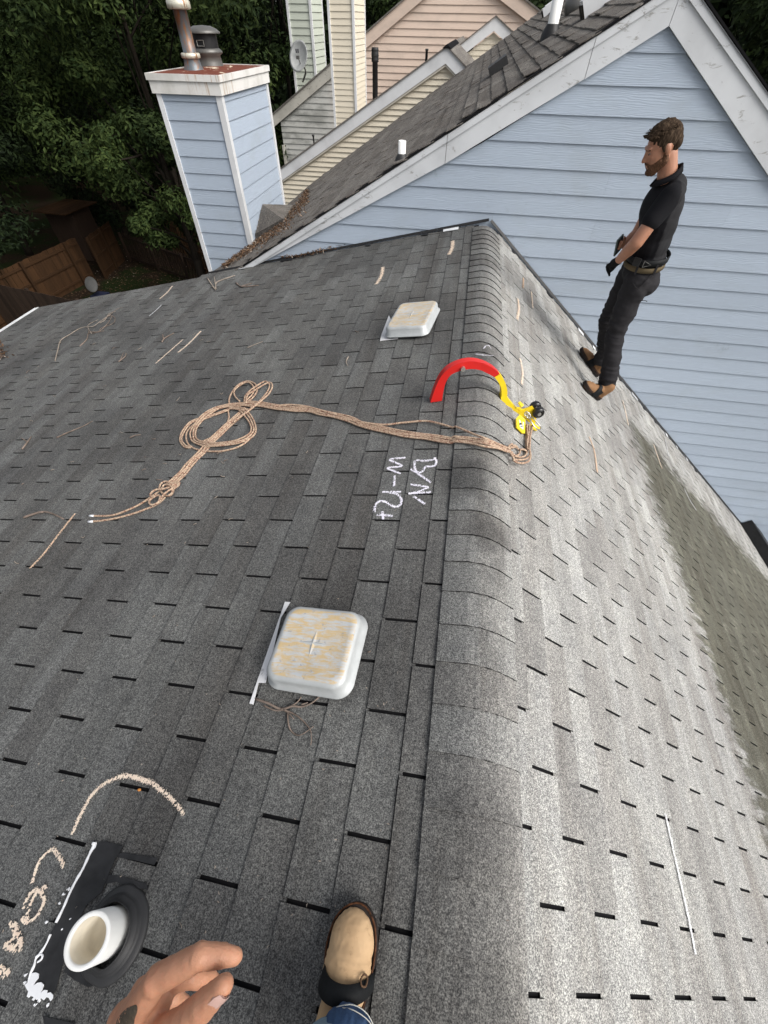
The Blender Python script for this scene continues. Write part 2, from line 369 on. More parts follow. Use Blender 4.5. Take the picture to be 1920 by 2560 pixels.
# ------------------------------------------------------------------ helpers
def tag(o, label=None, cat=None, group=None, kind=None):
    if label: o['label'] = label
    if cat: o['category'] = cat
    if group: o['group'] = group
    if kind: o['kind'] = kind
    return o
def root(name, loc, label, cat, group=None):
    o = bpy.data.objects.new(name, None); COL.objects.link(o); o.location = loc
    o.empty_display_size = 0.1
    return tag(o, label, cat, group)
def base_loc(p):
    q = V((0, 0, 0))
    while p is not None: q += p.location if p.type == 'EMPTY' else V((0, 0, 0)); p = p.parent
    return q
def link(name, me, parent=None, mw=None):
    o = bpy.data.objects.new(name, me); COL.objects.link(o)
    if parent is not None:
        o.parent = parent
        pm = PM.get(parent.name, Matrix.Translation(parent.location) if parent.type == 'EMPTY' else Matrix.Identity(4))
        o.matrix_parent_inverse = pm.inverted()
    if mw is not None: o.matrix_basis = mw; PM[o.name] = mw
    return o
PM = {}
def mesh(name, vs, fs, mats, parent=None, smooth=False, mi=None, mw=None):
    me = bpy.data.meshes.new(name)
    me.from_pydata([tuple(v) for v in vs], [], fs)
    for mt in (mats if isinstance(mats, (list, tuple)) else [mats]): me.materials.append(M[mt])
    if mi: me.polygons.foreach_set('material_index', mi)
    if smooth: me.polygons.foreach_set('use_smooth', [True] * len(me.polygons))
    me.update()
    return link(name, me, parent, mw)
class G:
    """mesh collector"""
    def __init__(s): s.v = []; s.f = []; s.m = []
    def add(s, vs, fs, mi=0):
        o = len(s.v); s.v += [V(v) for v in vs]; s.f += [tuple(i + o for i in f) for f in fs]; s.m += [mi] * len(fs)
    def box(s, c, sz, X=XU, Y=YU, Z=ZU, mi=0):
        c = V(c); vs = [c + X * (sx * sz[0] / 2) + Y * (sy * sz[1] / 2) + Z * (sz_ * sz[2] / 2) for sz_ in (-1, 1) for sy in (-1, 1) for sx in (-1, 1)]
        s.add(vs, [(0, 2, 3, 1), (4, 5, 7, 6), (0, 1, 5, 4), (2, 6, 7, 3), (0, 4, 6, 2), (1, 3, 7, 5)], mi)
    def prism(s, poly, d, mi=0):
        n = len(poly); d = V(d); a = [V(p) for p in poly]
        s.add(a + [p + d for p in a], [tuple(range(n))[::-1], tuple(range(n, 2 * n))] + [(i, (i + 1) % n, n + (i + 1) % n, n + i) for i in range(n)], mi)
    def tube(s, pts, r, n=8, mi=0, cap=True, flat=1.0, up=ZU):
        pts = [V(p) for p in pts]; rs = r if isinstance(r, (list, tuple)) else [r] * len(pts)
        vs = []; nrm = None
        for i, p in enumerate(pts):
            t = (pts[min(i + 1, len(pts) - 1)] - pts[max(i - 1, 0)])
            t = t.normalized() if t.length > 1e-9 else V((0, 0, 1))
            if nrm is None:
                nrm = t.cross(up)
                if nrm.length < 1e-3: nrm = t.cross(XU)
            nrm = (nrm - t * nrm.dot(t)).normalized(); bi = t.cross(nrm)
            for k in range(n):
                a = 2 * math.pi * k / n
                vs.append(p + (nrm * math.cos(a) + bi * math.sin(a) * flat) * rs[i])
        fs = [(i * n + k, i * n + (k + 1) % n, (i + 1) * n + (k + 1) % n, (i + 1) * n + k) for i in range(len(pts) - 1) for k in range(n)]
        if cap: fs += [tuple(range(n))[::-1], tuple(range((len(pts) - 1) * n, len(pts) * n))]
        s.add(vs, fs, mi)
    def lathe(s, o, prof, n=28, Z=ZU, X=None, mi=0):
        o = V(o); Z = Z.normalized(); X = (X or (XU if abs(Z.x) < 0.9 else YU)); X = (X - Z * X.dot(Z)).normalized(); Y = Z.cross(X)
        vs = [o + (X * math.cos(2 * math.pi * k / n) + Y * math.sin(2 * math.pi * k / n)) * r + Z * z for (r, z) in prof for k in range(n)]
        fs = [(i * n + k, i * n + (k + 1) % n, (i + 1) * n + (k + 1) % n, (i + 1) * n + k) for i in range(len(prof) - 1) for k in range(n)]
        s.add(vs, fs, mi)
    def ball(s, c, r, R=None, nu=20, nv=12, mi=0):
        c = V(c); r = (r, r, r) if isinstance(r, (int, float)) else r; vs = []
        R = R or Matrix.Identity(3)
        for j in range(nv + 1):
            ph = math.pi * j / nv
            for i in range(nu):
                th = 2 * math.pi * i / nu
                vs.append(c + R @ V((r[0] * math.sin(ph) * math.cos(th), r[1] * math.sin(ph) * math.sin(th), r[2] * math.cos(ph))))
        fs = [(j * nu + i, j * nu + (i + 1) % nu, (j + 1) * nu + (i + 1) % nu, (j + 1) * nu + i)[::-1] for j in range(nv) for i in range(nu)]
        s.add(vs, fs, mi)
    def cap(s, p, r, q, t, n=16, flat=1.0, up=ZU):
        """tapered capsule"""
        p, q = V(p), V(q); d = (q - p).normalized(); L = (q - p).length
        prof = []
        for k in range(7): a = math.pi / 2 * (1 - k / 6); prof.append((max(r * math.cos(a), 1e-5), -r * math.sin(a)))
        for k in range(7): a = math.pi / 2 * (k / 6); prof.append((max(t * math.cos(a), 1e-5), L + t * math.sin(a)))
        s.lathe(p, prof, n, d)
    def out(s, name, mats, parent=None, smooth=False, mw=None):
        return mesh(name, s.v, s.f, mats, parent, smooth, s.m, mw)
def blob(name, g, mat, parent, voxel=0.01, it=4, disp=None, fac=0.6, mw=None):
    """voxel union of the collected shapes, smoothed: one continuous surface"""
    me = bpy.data.meshes.new('tmp'); me.from_pydata([tuple(v) for v in g.v], [], g.f)
    o = bpy.data.objects.new('tmp', me); COL.objects.link(o)
    r = o.modifiers.new('r', 'REMESH'); r.mode = 'VOXEL'; r.voxel_size = voxel; r.adaptivity = 0
    sm = o.modifiers.new('s', 'SMOOTH'); sm.iterations = it; sm.factor = fac
    dg = bpy.context.evaluated_depsgraph_get(); dg.update()
    ne = bpy.data.meshes.new_from_object(o.evaluated_get(dg))
    bpy.data.objects.remove(o)
    if disp:
        ns = [v.normal.copy() for v in ne.vertices]
        for v, nn in zip(ne.vertices, ns): v.co = v.co + nn * disp(v.co)
    ne.materials.clear(); ne.materials.append(M[mat])
    ne.polygons.foreach_set('use_smooth', [True] * len(ne.polygons)); ne.update(); ne.name = name
    return link(name, ne, parent, mw)
def crv(pts, n=8, closed=False):
    """Catmull-Rom"""
    P = [V(p) for p in pts]; out = []; L = len(P)
    rng = range(L if closed else L - 1)
    for i in rng:
        if closed: a, b, c, d = P[(i - 1) % L], P[i], P[(i + 1) % L], P[(i + 2) % L]
        else: a, b, c, d = P[max(i - 1, 0)], P[i], P[i + 1], P[min(i + 2, L - 1)]
        for k in range(n):
            t = k / n
            out.append(0.5 * ((2 * b) + (c - a) * t + (2 * a - 5 * b + 4 * c - d) * t * t + (3 * b - a - 3 * c + d) * t ** 3))
    out.append(P[0] if closed else P[-1])
    return out
def clip(poly, ax, k, keep):
    out = []
    for i in range(len(poly)):
        a, b = poly[i], poly[(i + 1) % len(poly)]
        ia, ib = (a[ax] - k) * keep >= 0, (b[ax] - k) * keep >= 0
        if ia: out.append(a)
        if ia != ib:
            t = (k - a[ax]) / (b[ax] - a[ax]); out.append(tuple(a[j] + (b[j] - a[j]) * t for j in range(2)))
    return out
def boards(parent, poly, O, U, NRM, z0, zbot, expo, mat, name='siding_board', hi=0.012, lo=0.003, joints=None, zmax=99):
    """lapped boards over a polygon given as (u, z); each board one object"""
    k = 0
    ztop = z0
    while ztop > zbot:
        zb = ztop - expo
        p = clip(clip(poly, 1, min(ztop, zmax), -1), 1, zb, 1)
        if len(p) >= 3:
            us = [q[0] for q in p]; cuts = [min(us) - 1] + sorted((joints or {}).get(k, [])) + [max(us) + 1]
            for a, b in zip(cuts, cuts[1:]):
                q = p
                if a > min(us): q = clip(q, 0, a + 0.0005, 1)
                if b < max(us): q = clip(q, 0, b - 0.0005, -1)
                if len(q) < 3: continue
                n = len(q)
                f = [O + U * u + ZU * z + NRM * (lo + (hi - lo) * (ztop - z) / expo) for u, z in q]
                bk = [O + U * u + ZU * z for u, z in q]
                mesh(name, f + bk, [tuple(range(n)), tuple(range(n, 2 * n))[::-1]] + [(i, n + i, n + (i + 1) % n, (i + 1) % n) for i in range(n)], mat, parent)
        ztop = zb; k += 1
def inframe(p, mar=60):
    q = pj(p); return q and -mar < q[0] < 1920 + mar and -mar < q[1] < 2560 + mar
# ------------------------------------------------------------------ ground
GZ = -7.0
mesh('ground', [(-220, -160, GZ), (220, -160, GZ), (220, 260, GZ), (-220, 260, GZ)], [(0, 1, 2, 3)], 'ground')['kind'] = 'structure'
# ------------------------------------------------------------------ the roof we stand on
house = root('house', (0, 2, GZ), 'grey shingled house roof in the foreground, with rounded ridge, box vents and chalk marks', 'house')
T0, W0, TRR, S0, S1, EX, TW = 0.158, 0.0783, 0.2074, 0.7638, -0.2088, 0.127, 0.3048
YMIN = -1.6
def Lp(t, s, h=0.0): return LD * t + YU * s + LN * h
def Rp(t, s, h=0.0): return RD * t + YU * s + RN * h
TL = 5.87 / math.cos(TH); TRM = 7.6
def rake(t): return 4.942 if t * math.cos(TH) < 3.25 else 4.845
g = G()
g.prism([Lp(.10, YMIN, -.004), Lp(.10, 4.944, -.004), Lp(3.33, 4.944, -.004), Lp(3.33, 4.85, -.004), Lp(TL, 4.82, -.004), Lp(TL, YMIN, -.004)], -ZU * 0.15)
g.prism([Rp(.08, YMIN, -.004), Rp(TRM, YMIN, -.004), Rp(TRM, 4.944, -.004), Rp(.08, 4.944, -.004)], -ZU * 0.15)
g.prism([Lp(.105, YMIN, -.012), Rp(.085, YMIN, -.012), Rp(.085, 4.944, -.012), Lp(.105, 4.944, -.012)], -ZU * .1)
g.out('roof_deck', ['felt'], house)
# shingle tabs
def tab_mesh(name, length, width, seed):
    rr = random.Random(seed); e = 0.0008
    j = lambda: rr.uniform(-e, e)
    L, w = length + 0.012, width / 2
    v = [(-0.012, -w, -.002), (-0.012, w, -.002), (L - .012 + j(), w + j(), .0012), (L - .012 + j(), -w + j(), .0012),
         (-0.012, -w, .0014), (-0.012, w, .0014), (L - .0150 + j() * 2, w + j(), .0068 + j()), (L - .0150 + j() * 2, -w + j(), .0068 + j())]  # top edge set back so the dark lip draws the course shadow line
    f = [(0, 1, 2, 3), (4, 7, 6, 5), (0, 4, 5, 1), (1, 5, 6, 2), (2, 6, 7, 3), (3, 7, 4, 0)]
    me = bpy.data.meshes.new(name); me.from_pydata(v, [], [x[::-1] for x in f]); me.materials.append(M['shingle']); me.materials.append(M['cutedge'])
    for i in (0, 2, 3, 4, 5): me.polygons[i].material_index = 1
    me.update(); return me
tabs = [tab_mesh('shingle', EX, TW - 0.0098, i) for i in range(5)]
tabs0 = tab_mesh('shingle', W0, TW - 0.0098, 9)
halfc = {}
all_tabs = []
FL = Matrix((( LD.x, 0, LN.x), (0, 1, 0), (LD.z, 0, LN.z)))          # columns: down, along, normal
FR = Matrix(((RD.x, 0, RN.x), (0, 1, 0), (RD.z, 0, RN.z)))
def grid(side):
    D_, F_, s0 = (LD, FL, S0) if side == 'L' else (RD, FR, S1)
    k = 0
    while True:
        if side == 'L':
            t = T0 if k == 0 else T0 + W0 + (k - 1) * EX; w = W0 if k == 0 else EX
            if t > TL - 0.02: break
            if t + w > TL + 0.02: w = TL + 0.02 - t
            par = k % 2
        else:
            t = TRR + (k - 1) * EX; w = EX
            if k == 0: t, w = 0.148, TRR - 0.148
            if t > TRM: break
            par = (k % 2)
        smax = rake(t) if side == 'L' else 4.942
        off = (TW / 2 if par else 0)
        s = s0 + off - math.ceil((s0 + off - YMIN) / TW) * TW
        wob = random.uniform(-0.0015, 0.0015)
        while s < smax:
            a, b = s, min(s + TW, smax)
            if b - a > 0.02: all_tabs.append((side, t + wob, w, a, b))
            s += TW
        k += 1
grid('L'); grid('R')
def keyt(q):
    side, t, w, a, b = q; p = (Lp if side == 'L' else Rp)(t + w / 2, (a + b) / 2)
    return ((p - CAM_P).length if inframe(p) else 1e3, p)
for q in all_tabs: pass
all_tabs = sorted([(keyt(q)[0], q) for q in all_tabs], key=lambda z: z[0])
PIPE = onL(*Z2(578, 1098)); BOOTGAP = []
gs = G()
def tab_matrix(side, t, a, b):
    D_, F_ = (LD, FL) if side == 'L' else (RD, FR)
    N_ = LN if side == 'L' else RN
    mw = (F_ @ Matrix.Rotation(random.uniform(-.003, .003), 3, 'Z') @ Matrix.Rotation(random.uniform(-.003, .006), 3, 'Y')).to_4x4()
    mw.translation = D_ * t + YU * ((a + b) / 2) + N_ * random.uniform(0, .0009)
    return mw
npart = 0
for dist, (side, t, w, a, b) in all_tabs:
    mw = tab_matrix(side, t, a, b)
    full = abs((b - a) - TW) < 1e-4
    if npart < 300 and full and (abs(w - EX) < 1e-4 or (side == 'L' and abs(w - W0) < 1e-4)) and dist < 900:
        me = tabs0 if abs(w - W0) < 1e-4 and side == 'L' else random.choice(tabs)
        link('shingle', me, house, mw); npart += 1
    else:
        Lg = w; wd = (b - a) - 0.0098 * (1 if full else 0.5)
        v = [(-.012, -wd / 2, -.002), (-.012, wd / 2, -.002), (Lg, wd / 2, .0012), (Lg, -wd / 2, .0012), (-.012, -wd / 2, .0014), (-.012, wd / 2, .0014), (Lg - .003, wd / 2, .0068), (Lg - .003, -wd / 2, .0068)]
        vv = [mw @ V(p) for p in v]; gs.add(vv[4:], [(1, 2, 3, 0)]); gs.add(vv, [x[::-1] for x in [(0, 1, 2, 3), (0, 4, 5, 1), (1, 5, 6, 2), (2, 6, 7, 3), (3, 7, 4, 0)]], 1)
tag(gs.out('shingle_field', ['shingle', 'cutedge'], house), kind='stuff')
# ridge shingles, bent over the crest
def ridge_profile(n=26):
    a, b = -T0, 0.150; R_ = []
    for i in range(n + 1):
        u = a + (b - a) * i / n
        # height of a rounded crest: soft minimum of the two planes
        x = u * (math.cos(TH) if u < 0 else math.cos(TR))
        zl, zr = x * math.tan(TH), -x * math.tan(TR)
        kk = 0.085
        h = max(kk - abs(zl - zr), 0) / kk
        z = min(zl, zr) - h * h * kk * 0.25
        R_.append((x, z))
    return R_
RP = ridge_profile()
def ridge_mesh(seed):
    rr = random.Random(seed); n = len(RP); vs = []
    L0, L1 = 0.0, 0.14
    for (s, top, bot) in ((L0, 0.0150, 0.0080), (L1, 0.0085, 0.0035)):
        for h in (top, bot):
            for i, (x, z) in enumerate(RP):
                sag = 0.0035 * math.sin(i / (n - 1) * math.pi) * rr.uniform(-.3, 1)
                vs.append((x, s + (rr.uniform(-.0015, .0015) if s == 0 else 0), z + h - 0.0 + sag * 0.4))
    A, B, C_, D_ = 0, n, 2 * n, 3 * n; fs = []
    for i in range(n - 1):
        fs += [(A + i, A + i + 1, C_ + i + 1, C_ + i), (B + i, D_ + i, D_ + i + 1, B + i + 1), (A + i, B + i, B + i + 1, A + i + 1), (C_ + i, C_ + i + 1, D_ + i + 1, D_ + i)]
    fs += [(A, C_, D_, B), (A + n - 1, B + n - 1, D_ + n - 1, C_ + n - 1)]
    me = bpy.data.meshes.new('ridge_shingle'); me.from_pydata(vs, [], fs); me.materials.append(M['shingle']); me.materials.append(M['cutedge'])
    for i, p in enumerate(me.polygons): p.material_index = 0 if (i % 4 == 0 and i < (n - 1) * 4) else 1
    me.update(); return me
rms = [ridge_mesh(i) for i in range(5)]
s = 1.119 - 0.1285 * 21
while s < 4.80:
    link('ridge_shingle', random.choice(rms), house, Matrix.Translation((0, s, 0)) @ Matrix.Rotation(random.uniform(-.006, .006), 4, 'Z'))
    s += 0.1285
# end cap flashing at the wall and step flashing
g = G()
g.prism([Lp(0.0, 4.925, .016), Lp(3.3, 4.932, .008), Lp(3.3, 4.942, .022), Lp(0, 4.942, .034)], LN * 0.003)
g.out('wall_flashing', ['black'], house)
g = G(); g.prism([Rp(0.0, 4.922, .016), Rp(0, 4.942, .034), Rp(TRM, 4.942, .020), Rp(TRM, 4.93, .008)], RN * 0.003)
g.out('wall_flashing', ['black'], house)
for (t, side) in [(q * 0.3 + 0.35, 'R') for q in range(20)] + [(q * 0.31 + 0.3, 'L') for q in range(9)]:
    if random.random() < 0.55:
        f = Rp if side == 'R' else Lp; g = G(); w = random.uniform(.05, .16)
        g.prism([f(t, 4.86, .012), f(t + w, 4.875, .012), f(t + w, 4.925, .016), f(t, 4.925, .016)], (RN if side == 'R' else LN) * 0.002)
        g.out('step_flashing', [random.choice(['flash', 'white', 'black'])], house)
# rake trim, eave drip edge, walls below
g = G()
for (a, b) in ((3.33, 4.6), (4.6, TL)):
    g.prism([Lp(a, 4.846, .006), Lp(b, 4.826, .006), Lp(b, 4.842, .006), Lp(a, 4.862, .006)], -ZU * 0.16)
g.out('rake_board', ['shingle'], house)
g = G(); g.prism([Lp(TL - .01, YMIN, .012), Lp(TL - .01, 4.83, .012), Lp(TL + .05, 4.83, .010), Lp(TL + .05, YMIN, .010)], -ZU * 0.012)
g.prism([Lp(TL + .05, YMIN, .012), Lp(TL + .05, 4.83, .012), Lp(TL + .056, 4.83, .012), Lp(TL + .056, YMIN, .012)], -ZU * 0.12)
g.out('drip_edge', ['white'], house)
g = G()
xa, xb = Lp(TL, 0).x + 0.3, Rp(TRM, 0).x - 0.3
g.prism([(xa, YMIN + .15, GZ), (xb, YMIN + .15, GZ), (xb, YMIN + .15, -xb * math.tan(TR) - .2), (0, YMIN + .15, -.2), (xa, YMIN + .15, xa * math.tan(TH) - .2)], YU * (4.7 - YMIN - .15))
g.out('wall', ['blue'], house)
# ---- box vents
def roof_vent(cor, hgt, flange, shift=V((0, 0, 0)), tilt=0):
    """cor: four corners on roof plane (far-left, far-right, near-right, near-left)"""
    rt = bpy.data.objects.new('roof_vent', None)
    c = sum(cor, V()) / 4
    X = ((cor[1] - cor[0]) + (cor[2] - cor[3])).normalized(); Y = ((cor[0] - cor[3]) + (cor[1] - cor[2])); Y = (Y - X * Y.dot(X)).normalized(); Z = X.cross(Y)
    if Z.z < 0: Z = -Z
    wx = ((cor[1] - cor[0]).length + (cor[2] - cor[3]).length) / 4; wy = ((cor[0] - cor[3]).length + (cor[1] - cor[2]).length) / 4
    g = G(); n = 10
    def ring(hw, hh, r, z, sc=1.0):
        out = []
        for (sx, sy, a0) in ((1, 1, 0), (-1, 1, 90), (-1, -1, 180), (1, -1, 270)):
            for k in range(n + 1):
                a = math.radians(a0 + 90 * k / n)
                out.append(c + X * (sx * (hw - r) + r * math.cos(a)) + Y * (sy * (hh - r) + r * math.sin(a)) + Z * z)
        return out
    m_ = (n + 1) * 4; rings = []; wx *= 1.07; wy *= 1.05
    # skirt, lip, side, rounded shoulder, top
    for (ins, r, z) in ((.006, .05, -.062), (-.007, .054, -.060), (-.007, .054, -.054), (.004, .046, -.050), (.006, .045, -.012), (.010, .045, -.004), (.017, .042, .0015), (.030, .038, .004), (.034, .034, .0032), (wx * .55, .02, .0026)):
        rings.append(ring(wx - ins, wy - ins, r, hgt + z))
    vs = [p for q in rings for p in q]
    fs = [(i * m_ + k, i * m_ + (k + 1) % m_, (i + 1) * m_ + (k + 1) % m_, (i + 1) * m_ + k) for i in range(len(rings) - 1) for k in range(m_)]
    fs.append(tuple(range((len(rings) - 1) * m_, len(rings) * m_)))
    g.add(vs, fs)
    body = link('roof_vent', None, house) if False else None
    gb = G()   # throat
    gb.prism([c + X * (a * wx * .72) + Y * (b * wy * .72) for a, b in ((-1, -1), (1, -1), (1, 1), (-1, 1))], Z * (hgt - .03))
    vent = gb.out('roof_vent', ['galv'], house)
    cov = g.out('cover', ['vent'], vent, True)
    # pressed star
    gs_ = G(); zt = hgt + .0028
    for (dx, dy, L, w) in ((0, 1, wy * .36, .010), (1, 0, wx * .36, .008)):
        d = X * dx + Y * dy; e = X * dy + Y * dx
        q = [c + d * L + Z * zt, c + e * w + Z * zt, c - d * L + Z * zt, c - e * w + Z * zt, c + Z * (zt + .004)]
        gs_.add(q, [(0, 1, 4), (1, 2, 4), (2, 3, 4), (3, 0, 4)])
    gs_.out('pressed_star', ['vent'], vent)
    gf = G(); gf.prism(flange, Z * 0.002); gf.out('flange', ['flange'], vent)
    return vent
v1 = roof_vent([onL(*Z3(600, 318), .09), onL(*Z3(1085, 340), .09), onL(*Z3(1010, 925), .09), onL(*Z3(455, 800), .09)], 0.0,
               [onL(*Z3(588, 290), .010), onL(*Z3(625, 292), .010), onL(*Z3(560, 400), .012), onL(*Z3(455, 850), .012), onL(*Z3(405, 850), .011), onL(*Z3(370, 1000), .010), onL(*Z3(343, 992), .010), onL(*Z3(430, 740), .010)])
v1['label'] = 'near square roof vent with yellow stained cover'
roof_vent([onL(*Z1(248, 165), .085), onL(*Z1(500, 142), .085), onL(*Z1(490, 318), .085), onL(*Z1(205, 330), .085)], 0.0,
          [onL(*Z1(200, 245), .012), onL(*Z1(240, 330), .012), onL(*Z1(275, 375), .012), onL(*Z1(262, 408), .011), onL(*Z1(138, 422), .010), onL(*Z1(150, 375), .010)])['label'] = 'far square roof vent with bent white flange'
# ---- plumbing pipe with rubber collar
gp = G(); pr, ph = .0505, .112
gp.lathe(PIPE, [(pr, -.03), (pr, ph - .002), (pr - .002, ph), (pr - .009, ph), (pr - .0105, ph - .002), (pr - .0105, 0.02)], 48)
pipe = gp.out('vent_pipe', ['pvc'], house, True); pipe['label'] = 'short white plastic pipe in a black rubber collar'
g = G(); g.lathe(PIPE, [(pr - .0107, ph - .006), (pr - .0109, .018), (0.001, .018)], 40); g.out('pipe_lining', ['pvcin'], pipe, True)
g = G()
c0 = PIPE + LN * .010 + V((.012, .004, .0026))
g.lathe(c0, [(.081, -.008), (.0815, .003), (.078, .007), (.069, .010), (.066, .011), (.064, .017), (.061, .020), (.056, .024), (.0535, .030), (.052, .034), (.051, .02)], 56, (LN * .9 + ZU * .1), V((0, 1, 0)))
for v in g.v:  # slightly egg shaped collar
    d = v - c0; v += YU * (d.y * 0.10) + V((0, 0, 0)) + (V((0.012, -0.004, 0)) if d.x > 0 else V())
g.out('rubber_collar', ['rubber'], pipe, True)
def patch(name, pts, mat, h=0.0085, th=0.0015, parent=house, jitter=0.0):
    P = [roof(u, v, h) for u, v in pts]
    g = G(); g.prism(P, LN * th); return g.out(name, [mat], parent)
patch('tar_patch', [Z2(500, 640), Z2(545, 628), Z2(640, 655), Z2(600, 720), Z2(568, 790), Z2(530, 890), Z2(450, 960), Z2(400, 1060), Z2(350, 1200), Z2(320, 1290), Z2(290, 1400), Z2(260, 1430), Z2(190, 1380), Z2(150, 1330), Z2(180, 1260), Z2(290, 1060), Z2(400, 830), Z2(480, 680)], 'tar')
patch('tar_patch', [Z2(330, 1300), Z2(380, 1260), Z2(470, 1290), Z2(555, 1345), Z2(530, 1372), Z2(455, 1382), Z2(390, 1350)], 'tar')
patch('tar_patch', [Z2(600, 690), Z2(650, 690), Z2(820, 715), Z2(800, 752), Z2(700, 728), Z2(610, 712)], 'tar', .0082, .0008)
patch('tar_patch', [Z2(560, 800), Z2(640, 812), Z2(760, 850), Z2(770, 880), Z2(700, 870), Z2(600, 840), Z2(540, 850)], 'tar', .0084, .0008)
patch('tar_patch', [Z2(220, 1530), Z2(260, 1545), Z2(400, 1576), Z2(380, 1600), Z2(240, 1600)], 'tar', .0082, .0008)
# white caulk bead and dabs
g = G()
bead = [Z2(490, 635), Z2(482, 660), Z2(462, 700), Z2(430, 770), Z2(395, 830), Z2(360, 900), Z2(330, 970), Z2(290, 1050)]
pp = crv([onL(u, v, .011) for u, v in bead], 6)
g.tube(pp, [.003 + .0035 * abs(noise.noise(p * 40)) + (.003 if i < 4 else 0) for i, p in enumerate(pp)], 6)
pp = crv([onL(*Z2(x, y), .011) for x, y in ((262, 1110), (240, 1160), (205, 1215), (185, 1240), (178, 1270), (160, 1310), (150, 1340))], 6)
g.tube(pp, [.0022 + .003 * abs(noise.noise(p * 50)) for p in pp], 6)
pp = crv([onL(*Z2(x, y), .012) for x, y in ((185, 1230), (205, 1215), (220, 1220), (215, 1240), (195, 1255))], 5); g.tube(pp, .0025, 6)
g.out('caulk_bead', ['caulk'], house, True)
ZS = lambda X, Y: (X / 4.809, 2100 + Y / 4.809)
sm_ = [(385, 1600), (430, 1590), (470, 1605), (468, 1660), (430, 1700), (405, 1750), (455, 1715), (500, 1708), (532, 1740), (512, 1800), (490, 1835), (540, 1800), (575, 1805), (570, 1840), (610, 1828), (642, 1860), (640, 1900), (612, 1935), (590, 1895), (560, 1888), (530, 1925), (500, 1900), (468, 1925), (440, 1900), (405, 1930), (388, 1918), (410, 1885), (370, 1870), (352, 1895), (328, 1880), (345, 1820), (320, 1780), (302, 1740), (335, 1715), (345, 1660)]
patch('caulk_smear', [ZS(*q) for q in sm_], 'caulk', .0105, .0016)
patch('caulk_smear', [ZS(*q) for q in ((1120, 20), (1165, 40), (1150, 90), (1095, 150), (1075, 140), (1110, 80))], 'caulk', .0112, .0014)
g = G(); rr = random.Random(3)
for (x, y, n, sp) in ((130, 1320, 3, 10), (128, 1360, 2, 6), (195, 1455, 4, 10), (250, 1480, 2, 4), (240, 1047, 2, 3), (180, 1475, 2, 6), (350, 880, 5, 8), (330, 905, 4, 7), (310, 950, 3, 6), (365, 1030, 1, 2), (322, 1085, 1, 2)):
    for k in range(n):
        a, b = x + rr.gauss(0, sp * .55), y + rr.gauss(0, sp * .5); p = onL(*Z2(a, b), .0100)
        g.ball(p, (rr.uniform(.0015, .0045), rr.uniform(.001, .0025), .0009), Matrix.Rotation(rr.uniform(.3, 1.2), 3, 'Z'), 8, 5)
tag(g.out('caulk_dabs', ['caulk'], house, True), kind='stuff')
# ---- chalk: many small dabs of powder caught on the granules
def chalk(name, strokes, width, mat, dens=1.0, fn=roof, tr=None, label=None, h=0.0085):
    g = G(); rr = random.Random(len(strokes) * 7 + int(width * 1e5))
    for st in strokes:
        pts = crv([fn(*(tr(*p) if tr else p), h) for p in st], 10)
        nn = LN if pts[0].x < 0 else RN
        for a, b in zip(pts, pts[1:]):
            L = (b - a).length
            if L < 1e-6: continue
            d = (b - a) / L; e = nn.cross(d)
            for k in range(max(1, int(L * width * dens * 900000))):
                p = a + d * rr.uniform(0, L) + e * rr.gauss(0, width * .38)
                if noise.noise(p * 190) < -0.20: continue
                s1, s2 = rr.uniform(.0006, .0019), rr.uniform(.0006, .0016); an = rr.uniform(0, 3.14)
                u = (d * math.cos(an) + e * math.sin(an)) * s1; w = (e * math.cos(an) - d * math.sin(an)) * s2
                p = p + nn * rr.uniform(0, .0014)
                g.add([p - u - w * .4, p + u * .3 - w + nn * .0002, p + u, p + w], [(0, 1, 2, 3)])
    o = g.out(name, [mat], house)
    if label: o['label'] = label
    return o
chalk('chalk_mark', [[(375, 595), (400, 530), (430, 470), (480, 385), (560, 320), (660, 290), (740, 310), (790, 325)], [(780, 320), (850, 375), (900, 420), (955, 488)], [(600, 300), (660, 288), (760, 318)]], .0072, 'chalkp', 1.7, tr=Z2, label='curved peach chalk arc above the pipe')
ZQ = lambda X, Y: (X / 4.809, 2100 + Y / 4.809)
chalk('chalk_writing', [[(390, 515), (425, 380), (480, 250), (560, 160), (640, 110), (690, 170), (740, 250), (770, 325)],
                        [(275, 825), (310, 740), (360, 650), (430, 600), (500, 640), (535, 730), (490, 840), (430, 930), (320, 985), (260, 940)], [(325, 975), (340, 850), (390, 720), (440, 630)], [(500, 600), (530, 560), (560, 590)],
                        [(120, 990), (175, 1070), (240, 1160), (255, 1250), (245, 1340)], [(50, 1260), (130, 1220), (190, 1100)], [(50, 1280), (120, 1300), (200, 1330)], [(100, 1250), (160, 1290), (230, 1230)], [(170, 1000), (210, 1090), (240, 1200)],
                        [(0, 1520), (50, 1570), (110, 1610)], [(0, 1580), (60, 1640)], [(30, 1560), (130, 1580)]], .0058, 'chalkp', 2.2, tr=ZQ, label='peach chalk lettering beside the tar patch')
WR = [[(315, 1228), (205, 1242), (290, 1285), (190, 1300), (282, 1338)], [(240, 1352), (235, 1425)], [(155, 1465), (285, 1465)], [(205, 1470), (255, 1480), (285, 1515), (278, 1555), (240, 1568), (205, 1550), (170, 1532), (135, 1530), (105, 1560), (100, 1605)], [(155, 1600), (160, 1655)], [(118, 1622), (225, 1632)],
      [(378, 1250), (378, 1295), (395, 1330), (430, 1325), (455, 1290), (485, 1290), (520, 1280), (528, 1250), (515, 1228)], [(380, 1245), (450, 1250), (515, 1240)], [(350, 1308), (410, 1345), (490, 1400)], [(345, 1412), (475, 1432)], [(475, 1432), (400, 1465), (335, 1478)], [(335, 1478), (490, 1466)], [(370, 1495), (415, 1525), (450, 1550)]]
